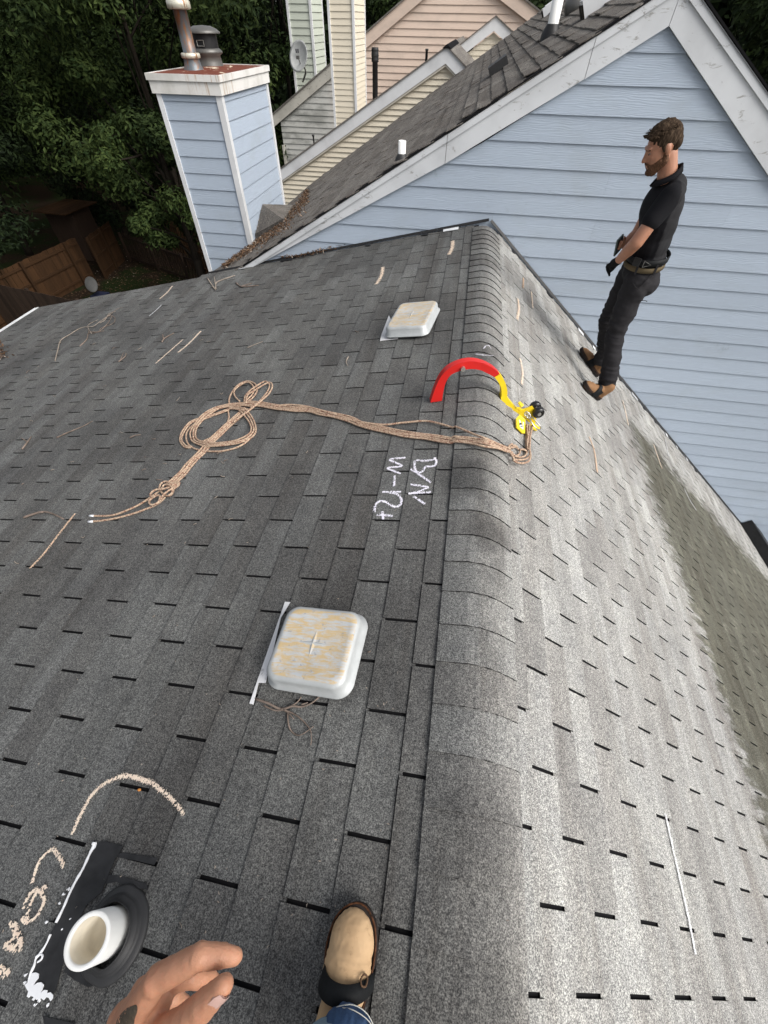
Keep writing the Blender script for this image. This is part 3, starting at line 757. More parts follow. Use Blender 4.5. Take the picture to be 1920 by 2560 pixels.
chalk('chalk_writing', WR, .0068, 'chalkw', 2.0, tr=Z1, label='white chalk writing below the rope')
chalk('chalk_writing', [[(855, 475), (870, 455), (890, 455), (908, 475)], [(800, 512), (860, 520), (925, 522)]], .008, 'chalkw', .5, tr=Z1, label='faint white chalk letter above the red hook', h=.016)
F_ = lambda X, Y: (X * 1.1573, Y * 1.1573)
for (st, mt, w) in [([(745, 285), (720, 315), (690, 340)], 'chalkp', .014), ([(697, 368), (672, 392), (645, 415)], 'caulk', .010), ([(868, 480), (820, 530), (770, 572)], 'chalkp', .014), ([(790, 517), (735, 565), (672, 620)], 'chalkp', .010), ([(325, 1268), (260, 1350), (195, 1435), (130, 1505)], 'chalko', .009)]:
    chalk('chalk_mark', [st], w, mt, 1.3, tr=ZF)
for (st, mt, w) in [([(827, 577), (824, 595), (813, 614)], 'chalkp', .020), ([(978, 520), (977, 535), (970, 550)], 'chalkp', .022), ([(1131, 600), (1130, 622)], 'chalko', .016), ([(1119, 645), (1121, 668), (1117, 690)], 'chalkp', .018), ([(1148, 630), (1151, 665)], 'chalkp', .014),
                    ([(1124, 775), (1129, 805), (1127, 830)], 'chalkp', .013), ([(1345, 865), (1352, 892), (1357, 918)], 'chalkp', .013), ([(1273, 943), (1284, 975), (1290, 1020)], 'chalko', .013), ([(1412, 960), (1422, 990), (1430, 1012)], 'chalkp', .014), ([(1437, 950), (1444, 985)], 'caulk', .012), ([(1478, 1055), (1490, 1080), (1504, 1102)], 'caulk', .013),
                    ([(1437, 1758), (1462, 1870), (1480, 1950), (1503, 2063)], 'caulk', .009)]:
    chalk('chalk_mark', [st], w, mt, 1.5, tr=F_)
# black downspout at the foot of the right slope
g = G(); a, b = Rp(4.88 / math.cos(TR), 4.93, .0), V((5.75, 3.75, -5.75 * math.tan(TR)))
d = (b - a).normalized(); e = RN.cross(d); e = e if e.x > 0 else -e
g.prism([a + RN * .01, a + e * .32 + RN * .01, b + e * .32 + RN * .01, b + RN * .01], RN * .14)
g.prism([a + e * .02 + RN * .152, a + e * .30 + RN * .152, b + e * .30 + RN * .152, b + e * .02 + RN * .152], RN * .006)
g.out('downspout', ['black'], house)['label'] = 'black box gutter at the foot of the right slope'
# ------------------------------------------------------------------ blue house with the gable wall
h1 = root('house', (2, 8, GZ), 'light blue sided house with white rake boards and tall siding chimney behind the man', 'house')
zL = lambda x: .586 + (x + .194) * .5625 if x > -.194 else .586 + (x + .194) * .481
APX, APZ = 1.038, 1.279
poly = [(-3.42, -.97), (-2.686, -.613), (-.194, .586), (APX, APZ), (2.288, .465), (7.5, -2.93), (7.5, -7), (-3.42, -7)]
g = G(); g.prism([(p[0], YW + .012, p[1]) for p in poly], YU * .15); g.out('gable_sheathing', ['felt'], h1)
J = {}
for (kk, xs) in ((5, [onY(*ZB(820, 970), YW).x]), (7, [onY(*ZB(232, 1125), YW).x, onY(*ZB(745, 1210), YW).x]), (6, [onY(*ZB(1445, 1130), YW).x]), (17, [onY(*ZM(990, 1970), YW).x, 5.4])): J[kk] = xs
for kk in range(9, 30): J.setdefault(kk, [(kk * 1.37) % 3.6 + 2.6] if kk % 3 == 0 else [])
wallpoly = [(p[0], p[1]) for p in poly]
boards(h1, wallpoly, V((0, YW + .012, 0)), XU, -YU, 1.148 + .178, -4.6, .178, 'blue', joints=J, hi=.016, lo=.004)
# rake boards
def rakeb(parent, a, b, h, y0, th, mat, name='rake_board', cut=None):
    g = G(); g.prism([(a[0], y0, a[1]), (b[0], y0, b[1]), (b[0], y0, b[1] - h), (a[0], y0, a[1] - h)], YU * th); return g.out(name, [mat], parent)
TOPL = lambda x: .645 + (x + .5) * .554 if x > -.5 else .645 + (x + .5) * .549
xs = [-3.55, -.5, onY(*ZB(735, 300), YW).x, APX + .0]
for a, b in zip(xs, xs[1:]):
    g = G(); y0 = YW - .030
    g.prism([(a + .002, y0, TOPL(a)), (b - .002, y0, TOPL(b)), (b - .002, y0, zL(b)), (a + .002, y0, zL(a))], YU * .028)
    g.prism([(a + .002, y0 - .014, TOPL(a) - .002), (b - .002, y0 - .014, TOPL(b) - .002), (b - .002, y0 - .014, TOPL(b) - .055), (a + .002, y0 - .014, TOPL(a) - .055)], YU * .0125)
    g.out('rake_board', ['trim'], h1)
AT = TOPL(APX)
RT = lambda x: AT - (x - APX) * .60
RB = lambda x: APZ - (x - APX) * .651
g = G(); y0 = YW - .030
g.prism([(APX + .002, y0, AT), (7.6, y0, RT(7.6)), (7.6, y0, RT(7.6) - .28), (APX + .002 + 1.25, y0, RB(APX + 1.25)), (APX + .002, y0, APZ)], YU * .028)
g.prism([(APX + .002, y0 - .014, AT - .002), (7.6, y0 - .014, RT(7.6) - .002), (7.6, y0 - .014, RT(7.6) - .06), (APX + .002, y0 - .014, AT - .058)], YU * .0125)
g.out('rake_board', ['trim'], h1)
# its roof: ruled surface between front rake and the wall of the next house
D2 = 13.6
bA, bB = onY(769, 468, D2), onY(1330, 45, D2)
bs_ = (bB.z - bA.z) / (bB.x - bA.x)
def roof1(x, y, h=0.0):
    zf = TOPL(x) + .012; zb = bA.z + (x - bA.x) * bs_
    t = (y - YW) / (D2 - YW); return V((x, y, zf * (1 - t) + zb * t + h))
RX = 1.02
g = G(); nx = 8
top = [[roof1(-4.6 + (RX + 4.6) * i / nx, YW - .05 + (D2 - YW + .05) * j / 6) for i in range(nx + 1)] for j in range(7)]
for j in range(6):
    for i in range(nx):
        a, b, c, d = top[j][i], top[j][i + 1], top[j + 1][i + 1], top[j + 1][i]
        g.add([a, b, c, d], [(0, 1, 2, 3)])
rz = lambda x, y: roof1(RX, y).z - (x - RX) * .60
g.add([(RX, YW - .05, rz(RX, YW)), (7.6, YW - .05, rz(7.6, YW)), (7.6, D2 + 6, rz(7.6, YW)), (RX, D2, rz(RX, D2))], [(0, 1, 2, 3)])
g.out('roof_deck', ['oldshingle'], h1)
g = G()
g.prism([(-4.6, YW - .055, TOPL(-4.6) + .003), (APX, YW - .055, AT + .003), (APX, YW - .055, AT + .016), (-4.6, YW - .055, TOPL(-4.6) + .016)], YU * .08)
g.prism([(APX, YW - .055, AT + .003), (7.6, YW - .055, RT(7.6) + .003), (7.6, YW - .055, RT(7.6) + .018), (APX, YW - .055, AT + .018)], YU * .08)
g.out('roof_edge', ['felt'], h1)
# shingles on it
cand = []; rr = random.Random(5)
ex1 = .135; k = 0; x = RX
while x > -4.5:
    y = YW - .075 + (.15 if k % 2 else 0) + rr.uniform(-.02, .02)
    xe = x - ex1 * .875
    while y < D2 - .02:
        w = .30; y2 = min(y + w, D2 - .01)
        if not (-4.35 < x < -3.4 and 6.65 < y < 8.5): cand.append((x, xe, max(y, YW - .065), y2))
        y += w
    x = xe; k += 1
def sc(q):
    p = roof1((q[0] + q[1]) / 2, (q[2] + q[3]) / 2); s_ = pj(p)
    return (p - CAM_P).length if s_ and -50 < s_[0] < 1970 and -50 < s_[1] < 2600 and p.x > -3.5 else 1e3
cand.sort(key=sc); gs = G(); n1 = 0
for q in cand:
    xa_, xb_, ya, yb = q; ya += .004; yb -= .004
    up, lo = .004 + rr.uniform(-.001, .002), .014 + rr.uniform(0, .007) + (.012 if rr.random() < .12 else 0)
    c = [roof1(xa_ + .02, ya, up), roof1(xa_ + .02, yb, up), roof1(xb_, yb, lo + rr.uniform(-.002, .003)), roof1(xb_ + rr.uniform(-.004, .004), ya, lo)]
    vs = c + [p - ZU * .008 for p in c]
    fs = [(0, 3, 2, 1), (4, 5, 6, 7), (0, 1, 5, 4), (1, 2, 6, 5), (2, 3, 7, 6), (3, 0, 4, 7)]
    if n1 < 300 and sc(q) < 900: mesh('shingle', vs, fs, 'oldshingle', h1); n1 += 1
    else: gs.add(vs, fs)
tag(gs.out('shingle_field', ['oldshingle'], h1), kind='stuff')
# things fixed on that roof
def seatz(u, v, y):
    p = onY(u, v, y); return p
def pipe_on(parent, base, r, h, mat, flash_mat, name='vent_pipe', lean=V((0, 0, 1))):
    g = G(); g.lathe(base, [(r, -.05), (r, h), (r * .85, h), (r * .85, h - .05), (0.001, h - .05)], 20, lean); o = g.out(name, [mat], parent, True)
    g = G(); g.lathe(base, [(r * 1.9, -.04), (r * 1.7, .02), (r * 1.25, r * 1.2), (r * 1.05, r * 1.5)], 20); g.out('pipe_boot', [flash_mat], o, True)
    return o
def r1pt(u, v):
    """pixel to that roof"""
    lo_, hi_ = YW - .05, D2
    best = None
    for i in range(400):
        y = lo_ + (hi_ - lo_) * i / 399; p = onY(u, v, y); q = roof1(p.x, y)
        e = abs(p.z - q.z)
        if best is None or e < best[0]: best = (e, p)
    return best[1]
b = r1pt(1004, 402); pipe_on(h1, b, .036, .145, 'pvc', 'rubber')['label'] = 'small white pipe low on the roof'
b = r1pt(1376, 90); o = pipe_on(h1, b, .058, .42, 'pvc', 'black'); o['label'] = 'tall white pipe near the ridge'
# low black slot vent
a, b = r1pt(1226, 196), r1pt(1272, 163)
g = G(); d = (b - a); d.normalize(); e = V((0, 1, 0)); n_ = d.cross(e).normalized(); n_ = n_ if n_.z > 0 else -n_
L = (b - a).length
g.prism([a, a + d * L, a + d * L + e * .35, a + e * .35], n_ * .09); g.out('roof_vent', ['black'], h1)['label'] = 'low black vent half way up the roof'
# skylight curbs near the ridge
for (p, q, hh, w) in (((1462, 50), (1560, -5), .13, .22), ((1360, 46), (1400, 20), .11, .2)):
    a, b = r1pt(*p), r1pt(*q); d = V((1, 0, .555)).normalized(); n_ = V((-.555, 0, 1)).normalized(); L = .42 if q[0] > 1500 else .26
    g = G(); g.prism([a, a + d * L, a + d * L + YU * w, a + YU * w], n_ * hh); o = g.out('skylight', ['white'], h1)
    g = G(); g.prism([a + n_ * (hh + .002) + d * .05 + YU * .05, a + n_ * (hh + .002) + d * (L - .05) + YU * .05, a + n_ * (hh + .002) + d * (L - .05) + YU * (w - .05), a + n_ * (hh + .002) + d * .05 + YU * (w - .05)], n_ * .01); g.out('pane', ['flange'], o)
    g = G(); g.prism([a - d * .012, a - d * .012 + YU * w, a - d * .012 + YU * w + n_ * hh * .8, a - d * .012 + n_ * hh * .8], d * .01); g.out('end_cap', ['bark'], o)
g = G(); b = r1pt(1450, 22); g.ball(b + V((0, .2, .02)), (.17, .17, .12), None, 24, 10); g.out('dome_vent', ['galv'], h1, True)
# cricket behind the chimney and leaf litter
g = G(); cks = [ZH(120, 1060), ZH(275, 1085), ZH(230, 1160), ZH(80, 1215)]
ckp = [onp(656, 511, XU, -3.425), r1pt(733, 523) + ZU * .06, r1pt(711, 559) + ZU * .05, onp(638, 588, XU, -3.425)]
ck = root('x', (0, 0, 0), '', '') if False else None
g.prism(ckp, -ZU * .1)
cr = g.out('cricket', ['oldshingle'], h1)
for r_ in range(5):
    t0_, t1_ = r_ / 5, (r_ + 1) / 5
    A0, B0 = ckp[0].lerp(ckp[3], t0_), ckp[1].lerp(ckp[2], t0_); A1, B1 = ckp[0].lerp(ckp[3], t1_), ckp[1].lerp(ckp[2], t1_)
    for c_ in range(3):
        u0, u1 = c_ / 3 + .01, (c_ + 1) / 3 - .01
        q = [A0.lerp(B0, u0) + ZU * .004, A0.lerp(B0, u1) + ZU * .004, A1.lerp(B1, u1) + ZU * .018, A1.lerp(B1, u0) + ZU * .018]
        gg = G(); gg.prism(q, -ZU * .012); gg.out('shingle', ['oldshingle'], cr)
def litter(name, pts, n, fn, sz, label, seed=1, spread=.1):
    rr = random.Random(seed); g = G()
    for i in range(n):
        k_ = rr.uniform(0, len(pts) - 1.001); a, b = pts[int(k_)], pts[int(k_) + 1]; t = k_ - int(k_)
        u, v, s_ = [a[j] + (b[j] - a[j]) * t for j in range(3)]
        p = fn(u + rr.gauss(0, s_), v + rr.gauss(0, s_ * .5)) + ZU * rr.uniform(.015, .05)
        R_ = Euler((rr.uniform(-.7, .7), rr.uniform(-.7, .7), rr.uniform(0, 6.28))).to_matrix(); s = sz * rr.uniform(.5, 1.3)
        g.add([p + R_ @ V(q) * s for q in ((-1, 0, 0), (0, -.4, .12), (1, 0, 0), (0, .4, .12))], [(0, 1, 2, 3)])
    return tag(g.out(name, ['litter'], None), label, 'leaf litter', kind='stuff')
litter('leaf_litter', [(560, 672, 3), (600, 643, 6), (640, 614, 10), (690, 578, 13), (725, 540, 13), (757, 512, 7), (768, 480, 3)], 3600, r1pt, .020, 'brown dead leaves heaped along the foot of the chimney')
litter('leaf_litter', [(700, 652, 1.5), (760, 645, 2), (830, 628, 2), (900, 612, 1.5)], 260, lambda u, v: onL(u, v, .0), .018, 'thin line of dead leaves where the near roof meets the blue wall', 2)
litter('leaf_litter', [(0, 860, 8), (5, 885, 9), (10, 900, 8)], 90, lambda u, v: onL(u, v, .0), .022, 'few dead leaves at the left eave of the near roof', 4)
# ---- chimney of the blue house
CX1, CX0, CY0, CY1 = -3.44, -4.27, 6.723, 8.36
CZ = .70
g = G(); g.prism([(CX0 + .01, CY0 + .01, GZ), (CX1 - .01, CY0 + .01, GZ), (CX1 - .01, CY1 - .01, GZ), (CX0 + .01, CY1 - .01, GZ)], ZU * (CZ - GZ + .05))
chim = g.out('chimney', ['felt'], h1)
boards(chim, [(CX0 + .05, -2.4), (CX1 - .045, -2.4), (CX1 - .045, CZ), (CX0 + .05, CZ)], V((0, CY0 + .01, 0)), XU, -YU, CZ + .075, -2.4, .178, 'blue', hi=.02, lo=.008)
boards(chim, [(CY0 + .05, -2.4), (CY1 - .05, -2.4), (CY1 - .05, CZ), (CY0 + .05, CZ)], V((CX1 - .01, 0, 0)), YU, XU, CZ + .075, -2.4, .178, 'blue', hi=.02, lo=.008)
for (cx, cy, sx, sy) in ((CX0 + .02, CY0, .06, .05), (CX1 - .012, CY0 + .012, .075, .075), (CX1, CY1 - .02, .05, .06)):
    g = G(); g.box((cx, cy, (CZ - 2.6) / 2), (sx, sy, CZ + 2.6)); g.out('corner_board', ['white'], chim)
# cap: two stepped trim bands and a rusted tray
for (o_, za, zb) in ((.045, CZ - .04, CZ + .075), (.062, CZ + .075, CZ + .135)):
    for (a, b) in (((CX0 - o_, CY0 - o_), (CX1 + o_, CY0 - o_ + .02)), ((CX1 + o_ - .02, CY0 - o_ + .021), (CX1 + o_, CY1 + o_)), ((CX0 - o_, CY0 - o_ + .021), (CX0 - o_ + .02, CY1 + o_)), ((CX0 - o_ + .021, CY1 + o_ - .02), (CX1 + o_ - .021, CY1 + o_))):
        g = G(); g.box(((a[0] + b[0]) / 2, (a[1] + b[1]) / 2, (za + zb) / 2), (abs(b[0] - a[0]), abs(b[1] - a[1]), zb - za - .001)); g.out('cap_trim', ['rusttrim'], chim)
g = G(); zt = CZ + .128; g.add([(CX0 - .04, CY0 - .04, zt), (CX1 + .04, CY0 - .04, zt), (CX1 + .04, CY1 + .04, zt), (CX0 - .04, CY1 + .04, zt), ((CX0 + CX1) / 2, (CY0 + CY1) / 2, zt + .03)], [(0, 1, 4), (1, 2, 4), (2, 3, 4), (3, 0, 4)]); g.out('rusted_tray', ['rust'], chim)
def on_tray(u, v): return onp(u, v, ZU, zt + .01)
fb = on_tray(*ZC(565, 770)); fb = V((min(max(fb.x, CX0 + .2), CX1 - .2), min(max(fb.y, CY0 + .2), CY1 - .3), zt))
fb = onY(*ZC(568, 770), CY0 + .45); fb.z = zt
FH = onY(*ZC(470, 110), fb.y).z - zt      # underside of its top rings
g = G(); g.lathe(fb, [(.13, .0), (.105, .05), (.095, .10), (.10, .12), (.10, .15), (.078, .16), (.078, FH), (.10, FH), (.118, FH + .04), (.118, FH + .1), (.10, FH + .11), (.115, FH + .15), (.12, FH + .19), (.12, FH + .25), (.10, FH + .3), (.001, FH + .32)], 28)
fl = g.out('flue', ['flue'], chim, True); 
g = G()
for z in (.13,): g.lathe(fb, [(.098, z - .02), (.115, z - .015), (.115, z + .02), (.098, z + .03)], 28)
ob = g.out('flue_band', ['flueband'], chim, True)
for z in (FH + .03, FH + .16):
    g = G(); g.lathe(fb, [(.115, z - .03), (.135, z - .02), (.135, z + .03), (.115, z + .05)], 28); g.out('flue_band', ['flueband'], chim, True)
fc = onY(*ZC(760, 745), CY0 + .95); fc.z = zt
h_ = lambda Y: onY(760, 0, fc.y) and onY(*ZC(760, Y), fc.y).z - zt
hb, hr_, hc_, ht = h_(640), h_(600), h_(385), h_(290)
rc = (onY(*ZC(912, 385), fc.y) - onY(*ZC(555, 385), fc.y)).length / 2
g = G(); g.lathe(fc, [(rc * .85, 0), (rc * .78, hb * .5), (rc * .74, hb), (rc * .90, hr_ - .01), (rc * .92, hr_ + .01), (rc * .70, hr_ + .04)], 30); g.out('flue', ['galv'], chim, True)
g = G(); g.lathe(fc, [(rc * .74, hr_ + .03), (rc * .74, hc_)], 30); g.out('spark_guard', ['black'], chim, True)
g = G(); g.lathe(fc, [(rc * .98, hc_), (rc, hc_ + .012), (rc * .82, hc_ + (ht - hc_) * .55), (rc * .5, hc_ + (ht - hc_) * .9), (.001, ht)], 30); g.out('flue_cap', ['galv'], chim, True)
g = G(); cc_ = fc + V((.01, -rc * .76, (hr_ + hc_) / 2)); g.tube([cc_ + V((-.045, 0, -.025)), cc_ + V((.045, 0, -.025)), cc_ + V((.045, 0, .025)), cc_ + V((-.045, 0, .025)), cc_ + V((-.045, 0, -.025))], .005, 5); g.out('guard_latch', ['steel'], chim)
# ------------------------------------------------------------------ cream house
h2 = root('house', (-2, 16, GZ), 'cream vinyl sided house with wide white rake trim rising behind the weathered roof', 'house')
zL0, zA0, zR0 = onY(696, 427, D2), onY(1118, 118, D2), onY(1175, 180, D2)
sl2 = (zA0.z - zL0.z) / (zA0.x - zL0.x); sr2 = (zR0.z - zA0.z) / (zR0.x - zA0.x)
ext = V((zL0.x - 1.2, D2, zL0.z - 1.2 * sl2)); extr = V((zA0.x + 4, D2, zA0.z + 4 * sr2))
g = G(); g.prism([(ext.x + .3, D2 + .05, GZ), (extr.x, D2 + .05, GZ), (extr.x, D2 + .05, extr.z - .2), (zA0.x, D2 + .05, zA0.z - .2), (ext.x + .3, D2 + .05, ext.z - .1)], YU * 8.0)
g.out('wall', ['cream'], h2)
fw = .27
boards(h2, [(ext.x + .3, -3.2), (extr.x, -3.2), (extr.x, extr.z - fw), (zA0.x, zA0.z - fw), (ext.x + .3, ext.z + .3 * sl2 - fw)], V((0, D2 + .05, 0)), XU, -YU, zA0.z - fw, -3.2, .105, 'cream', hi=.032, lo=.001)
for a, b in ((ext, zA0), (zA0, extr)):
    g = G(); y0 = D2 - .06
    g.prism([(a.x, y0, a.z), (b.x, y0, b.z), (b.x, y0, b.z - .24), (a.x, y0, a.z - .24)], YU * .05); g.out('rake_board', ['white'], h2)
    g = G(); g.prism([(a.x, y0 + .02, a.z - .242), (b.x, y0 + .02, b.z - .242), (b.x, y0 + .02, b.z - .285), (a.x, y0 + .02, a.z - .285)], YU * .06); g.out('trim_strip', ['creamtrim'], h2)
    g = G(); g.prism([(a.x, y0 - .03, a.z + .003), (b.x, y0 - .03, b.z + .003), (b.x, y0 - .03, b.z + .03), (a.x, y0 - .03, a.z + .03)], YU * 8.3); g.out('roof_slope', ['oldshingle'], h2)
D2b = 17.2
pA, pL, pR = onY(1240, 42, D2b), onY(1145, 118, D2b), onY(1289, 89, D2b)
slb = (pA.z - pL.z) / (pA.x - pL.x); srb = (pR.z - pA.z) / (pR.x - pA.x)
eL = V((pA.x - 2.0, D2b, pA.z - 2.0 * slb)); eR = V((pA.x + 2.5, D2b, pA.z + 2.5 * srb))
boards(h2, [(eL.x, -1.2), (eR.x, -1.2), (eR.x, eR.z - fw), (pA.x, pA.z - fw), (eL.x, eL.z - fw)], V((0, D2b + .05, 0)), XU, -YU, pA.z - fw, -1.0, .105, 'cream', hi=.02, lo=.002)
for a, b in ((eL, pA), (pA, eR)):
    y0 = D2b - .06
    g = G(); g.prism([(a.x, y0, a.z), (b.x, y0, b.z), (b.x, y0, b.z - .24), (a.x, y0, a.z - .24)], YU * .05); g.out('rake_board', ['white'], h2)
    g = G(); g.prism([(a.x, y0 - .03, a.z + .003), (b.x, y0 - .03, b.z + .003), (b.x, y0 - .03, b.z + .03), (a.x, y0 - .03, a.z + .03)], YU * 4.0); g.out('roof_slope', ['oldshingle'], h2)
# ridge cap bit
g = G(); g.prism([(zA0.x - .1, D2 - .1, zA0.z - .01), (zA0.x, D2 - .1, zA0.z + .05), (zA0.x + .1, D2 - .1, zA0.z - .02)], YU * 3.6); g.out('ridge_cap', ['felt'], h2)
# black pipes on its left slope
def r2pt(x, y): return V((x, y, zL0.z + (x - zL0.x) * sl2 + .03))
b = onY(938, 238, 16.2); g = G(); zb_ = r2pt(b.x, 16.2).z
b.z = min(b.z, zb_ + .05); g.lathe(b + ZU * -.3, [(.075, 0), (.075, .95), (.095, .96), (.10, 1.0), (.09, 1.03), (.10, 1.06), (.10, 1.12), (.09, 1.14), (.10, 1.17), (.09, 1.22), (.001, 1.22)], 16); g.out('vent_pipe', ['tar'], h2, True)['label'] = 'tall black flaking pipe'
b = onY(1065, 160, 15.0); g = G(); g.lathe(b - ZU * .2, [(.03, 0), (.03, .42), (.04, .42), (.04, .45), (.001, .45)], 10); g.out('vent_pipe', ['tar'], h2, True)
b = onY(785, 360, D2 + .2); g = G(); g.lathe(b - ZU * .2, [(.02, 0), (.02, .35), (.035, .35), (.035, .38), (.001, .38)], 8); g.out('vent_pipe', ['tar'], h2, True)
# its chimney, cream clad
yb = D2 + 1.0
ax, bx, cx = onY(824, 60, yb).x, onY(884, 60, yb).x, onY(896, 60, yb).x
g = G(); g.prism([(ax, yb, GZ), (bx, yb, GZ), (bx, yb + 1.3, GZ), (ax, yb + 1.3, GZ)], ZU * (4.0 - GZ)); ch2 = g.out('chimney', ['cream'], h2)
boards(ch2, [(ax + .02, -1.5), (bx - .03, -1.5), (bx - .03, 4.0), (ax + .02, 4.0)], V((0, yb, 0)), XU, -YU, 4.0, -1.4, .105, 'cream', hi=.016, lo=.002)
boards(ch2, [(yb + .04, -1.5), (yb + 1.26, -1.5), (yb + 1.26, 4.0), (yb + .04, 4.0)], V((bx, 0, 0)), YU, XU, 4.0, -1.4, .105, 'cream', hi=.016, lo=.002)
for x_, y_ in ((ax, yb - .01), (bx, yb - .01), (bx + .005, yb + 1.28)):
    g = G(); g.box((x_, y_, 1.2), (.055, .055, 5.6)); g.out('corner_board', ['white'], ch2)
# ------------------------------------------------------------------ peach house
h3 = root('house', (-3, 24, GZ), 'peach sided house with tall gable, grimy lower left corner and bare wood rake', 'house')
D3 = 22.0
q0, q1, q2, q3 = onY(680, 290, D3), onY(902, 96, D3), onY(1310, 0, D3), onY(1367, 45, D3)
s3 = (q1.z - q0.z) / (q1.x - q0.x); s3r = (q3.z - q2.z) / (q3.x - q2.x)
# apex
xa3 = (q2.z - q0.z + s3 * q0.x - s3r * q2.x) / (s3 - s3r); za3 = q0.z + (xa3 - q0.x) * s3
wl = onY(700, 300, D3).x
P3 = [(wl, GZ), (xa3 + 5.5, GZ), (xa3 + 5.5, za3 + 5.5 * s3r), (xa3, za3), (wl, q0.z + (wl - q0.x) * s3)]
g = G(); g.prism([(p[0], D3 + .05, p[1]) for p in P3], YU * 9); g.out('wall', ['peach'], h3)
boards(h3, P3, V((0, D3 + .05, 0)), XU, -YU, za3, -4.5, .178, 'peach', hi=.028, lo=.002)
for a, b, mt in ((V((q0.x - .25, 0, q0.z - .25 * s3)), V((q1.x - .6, 0, q1.z - .6 * s3)), 'oldtrim'), (V((q1.x - .598, 0, q1.z - .598 * s3)), V((xa3, 0, za3)), 'peach'), (V((xa3 + .002, 0, za3)), V((xa3 + 6, 0, za3 + 6 * s3r)), 'peach')):
    g = G(); y0 = D3 - .08; g.prism([(a.x, y0, a.z), (b.x, y0, b.z), (b.x, y0, b.z - .34), (a.x, y0, a.z - .34)], YU * .09); g.out('rake_board', [mt], h3)
    g = G(); g.prism([(a.x, y0 - .05, a.z + .003), (b.x, y0 - .05, b.z + .003), (b.x, y0 - .05, b.z + .05), (a.x, y0 - .05, a.z + .05)], YU * 9); g.out('roof_slope', ['oldshingle'], h3)
g = G(); g.box((wl, D3 - .01, -4.6), (.09, .09, 4.8)); g.out('corner_board', ['oldtrim'], h3)
# satellite dish on its rake
dp = onY(750, 143, D3 - .35)
sdish = root('satellite_dish', onY(757, 185, D3 - .2), 'round white satellite dish on the bare wood rake of the peach house', 'dish')
g = G(); R0 = .42; dn = V((-.35, -.85, .35)).normalized()
g.lathe(dp, [(.001, .0), (R0 * .5, .02), (R0 * .85, .07), (R0, .10), (R0 * .99, .085), (R0 * .8, .045), (.001, -.02)], 28, dn); g.out('reflector', ['dish'], sdish, True)
g = G(); e_ = dp + dn * .45 + V((.2, 0, -.15)); g.tube([dp - dn * .02 - ZU * .2, e_], .018, 6); g.box(e_, (.10, .10, .09)); g.out('feed_arm', ['galv'], sdish)
g = G(); g.tube(crv([dp - dn * .03, dp - dn * .1 - ZU * .3 + XU * .1, onY(762, 190, D3 - .15), onY(757, 205, D3 - .1)], 5), .03, 8); g.out('mast', ['galv'], sdish, True)
g = G(); 
for dx_ in (0, .07): g.box(dp + dn * .035 + XU * (-.10 + dx_) + ZU * .14, (.05, .01, .10), XU, YU, ZU)
g.out('printed_emblem', ['ink'], sdish)
# ------------------------------------------------------------------ green house beyond
h4 = root('house', (-7, 30, GZ), 'pale green sided house, only its tall chimney seen beside the satellite dish', 'house')
yg = 24.5
ax, bx = onY(724, 60, yg).x, onY(779, 60, yg).x
dy = 1.7
g = G(); g.prism([(ax, yg, GZ), (bx, yg, GZ), (bx, yg + dy, GZ), (ax, yg + dy, GZ)], ZU * (6 - GZ)); ch4 = g.out('chimney', ['green'], h4)
boards(ch4, [(ax + .03, -2), (bx - .04, -2), (bx - .04, 6), (ax + .03, 6)], V((0, yg, 0)), XU, -YU, 6, -2, .20, 'green', hi=.03, lo=.002)
boards(ch4, [(yg + .05, -2), (yg + dy - .05, -2), (yg + dy - .05, 6), (yg + .05, 6)], V((bx, 0, 0)), YU, XU, 6, -2, .20, 'green', hi=.03, lo=.002)
for x_, y_ in ((ax, yg - .01), (bx, yg - .01), (bx, yg + dy - .02)):
    g = G(); g.box((x_, y_, 1.8), (.09, .09, 8)); g.out('corner_board', ['white'], ch4)
g = G(); g.prism([(ax + .4, yg + dy, GZ), (ax + 9, yg + dy, GZ), (ax + 9, yg + dy, -1.5), (ax + 5, yg + dy, .6), (ax + .4, yg + dy, -1.8)], YU * 8); g.out('wall', ['green'], h4)
# ------------------------------------------------------------------ fences and yard
def fence(label, A, B, H, mat, bw=.14, group=None, post=2.4, face=1, gap=.004, rails=(.25, .95, 1.62)):
    A, B = V(A), V(B); d = (B - A); L = d.length; d.normalize(); n_ = V((d.y, -d.x, 0)) * face
    o = root('fence', A, label, 'fence', group); rr = random.Random(int(L * 100))
    k = 0; s_ = 0
    me = bpy.data.meshes.new('picket'); w2 = (bw - gap) / 2
    vs = [(-w2, -.009, 0), (w2, -.009, 0), (w2, .009, 0), (-w2, .009, 0), (-w2, -.009, H), (w2, -.009, H), (w2, .009, H), (-w2, .009, H)]
    me.from_pydata(vs, [], [(0, 3, 2, 1), (4, 5, 6, 7), (0, 1, 5, 4), (1, 2, 6, 5), (2, 3, 7, 6), (3, 0, 4, 7)]); me.materials.append(M[mat]); me.update()
    ang = math.atan2(d.y, d.x)
    while s_ < L:
        p = A + d * (s_ + bw / 2); mw = Matrix.Translation(p + ZU * rr.uniform(-.02, .015)) @ Matrix.Rotation(ang, 4, 'Z') @ Matrix.Rotation(rr.uniform(-.01, .01), 4, 'Y')
        link('picket', me, o, mw); s_ += bw
    for z in rails:
        g = G(); c = (A + B) / 2 + ZU * (z * H / 1.83) + n_ * .032; g.box(c, (L, .04, .09), d, n_, ZU); g.out('rail', [mat], o)
    s_ = 0
    while s_ <= L + .01:
        g = G(); p = A + d * s_ + n_ * .10; g.box(p + ZU * (H / 2), (.10, .10, H + .02), d, n_, ZU); g.out('post', [mat], o); s_ += post
    return o
def onG(u, v): return onp(u, v, ZU, GZ)
fa, fb_ = onG(-140, 905), onG(312, 652)
cnr = onG(236, 697)
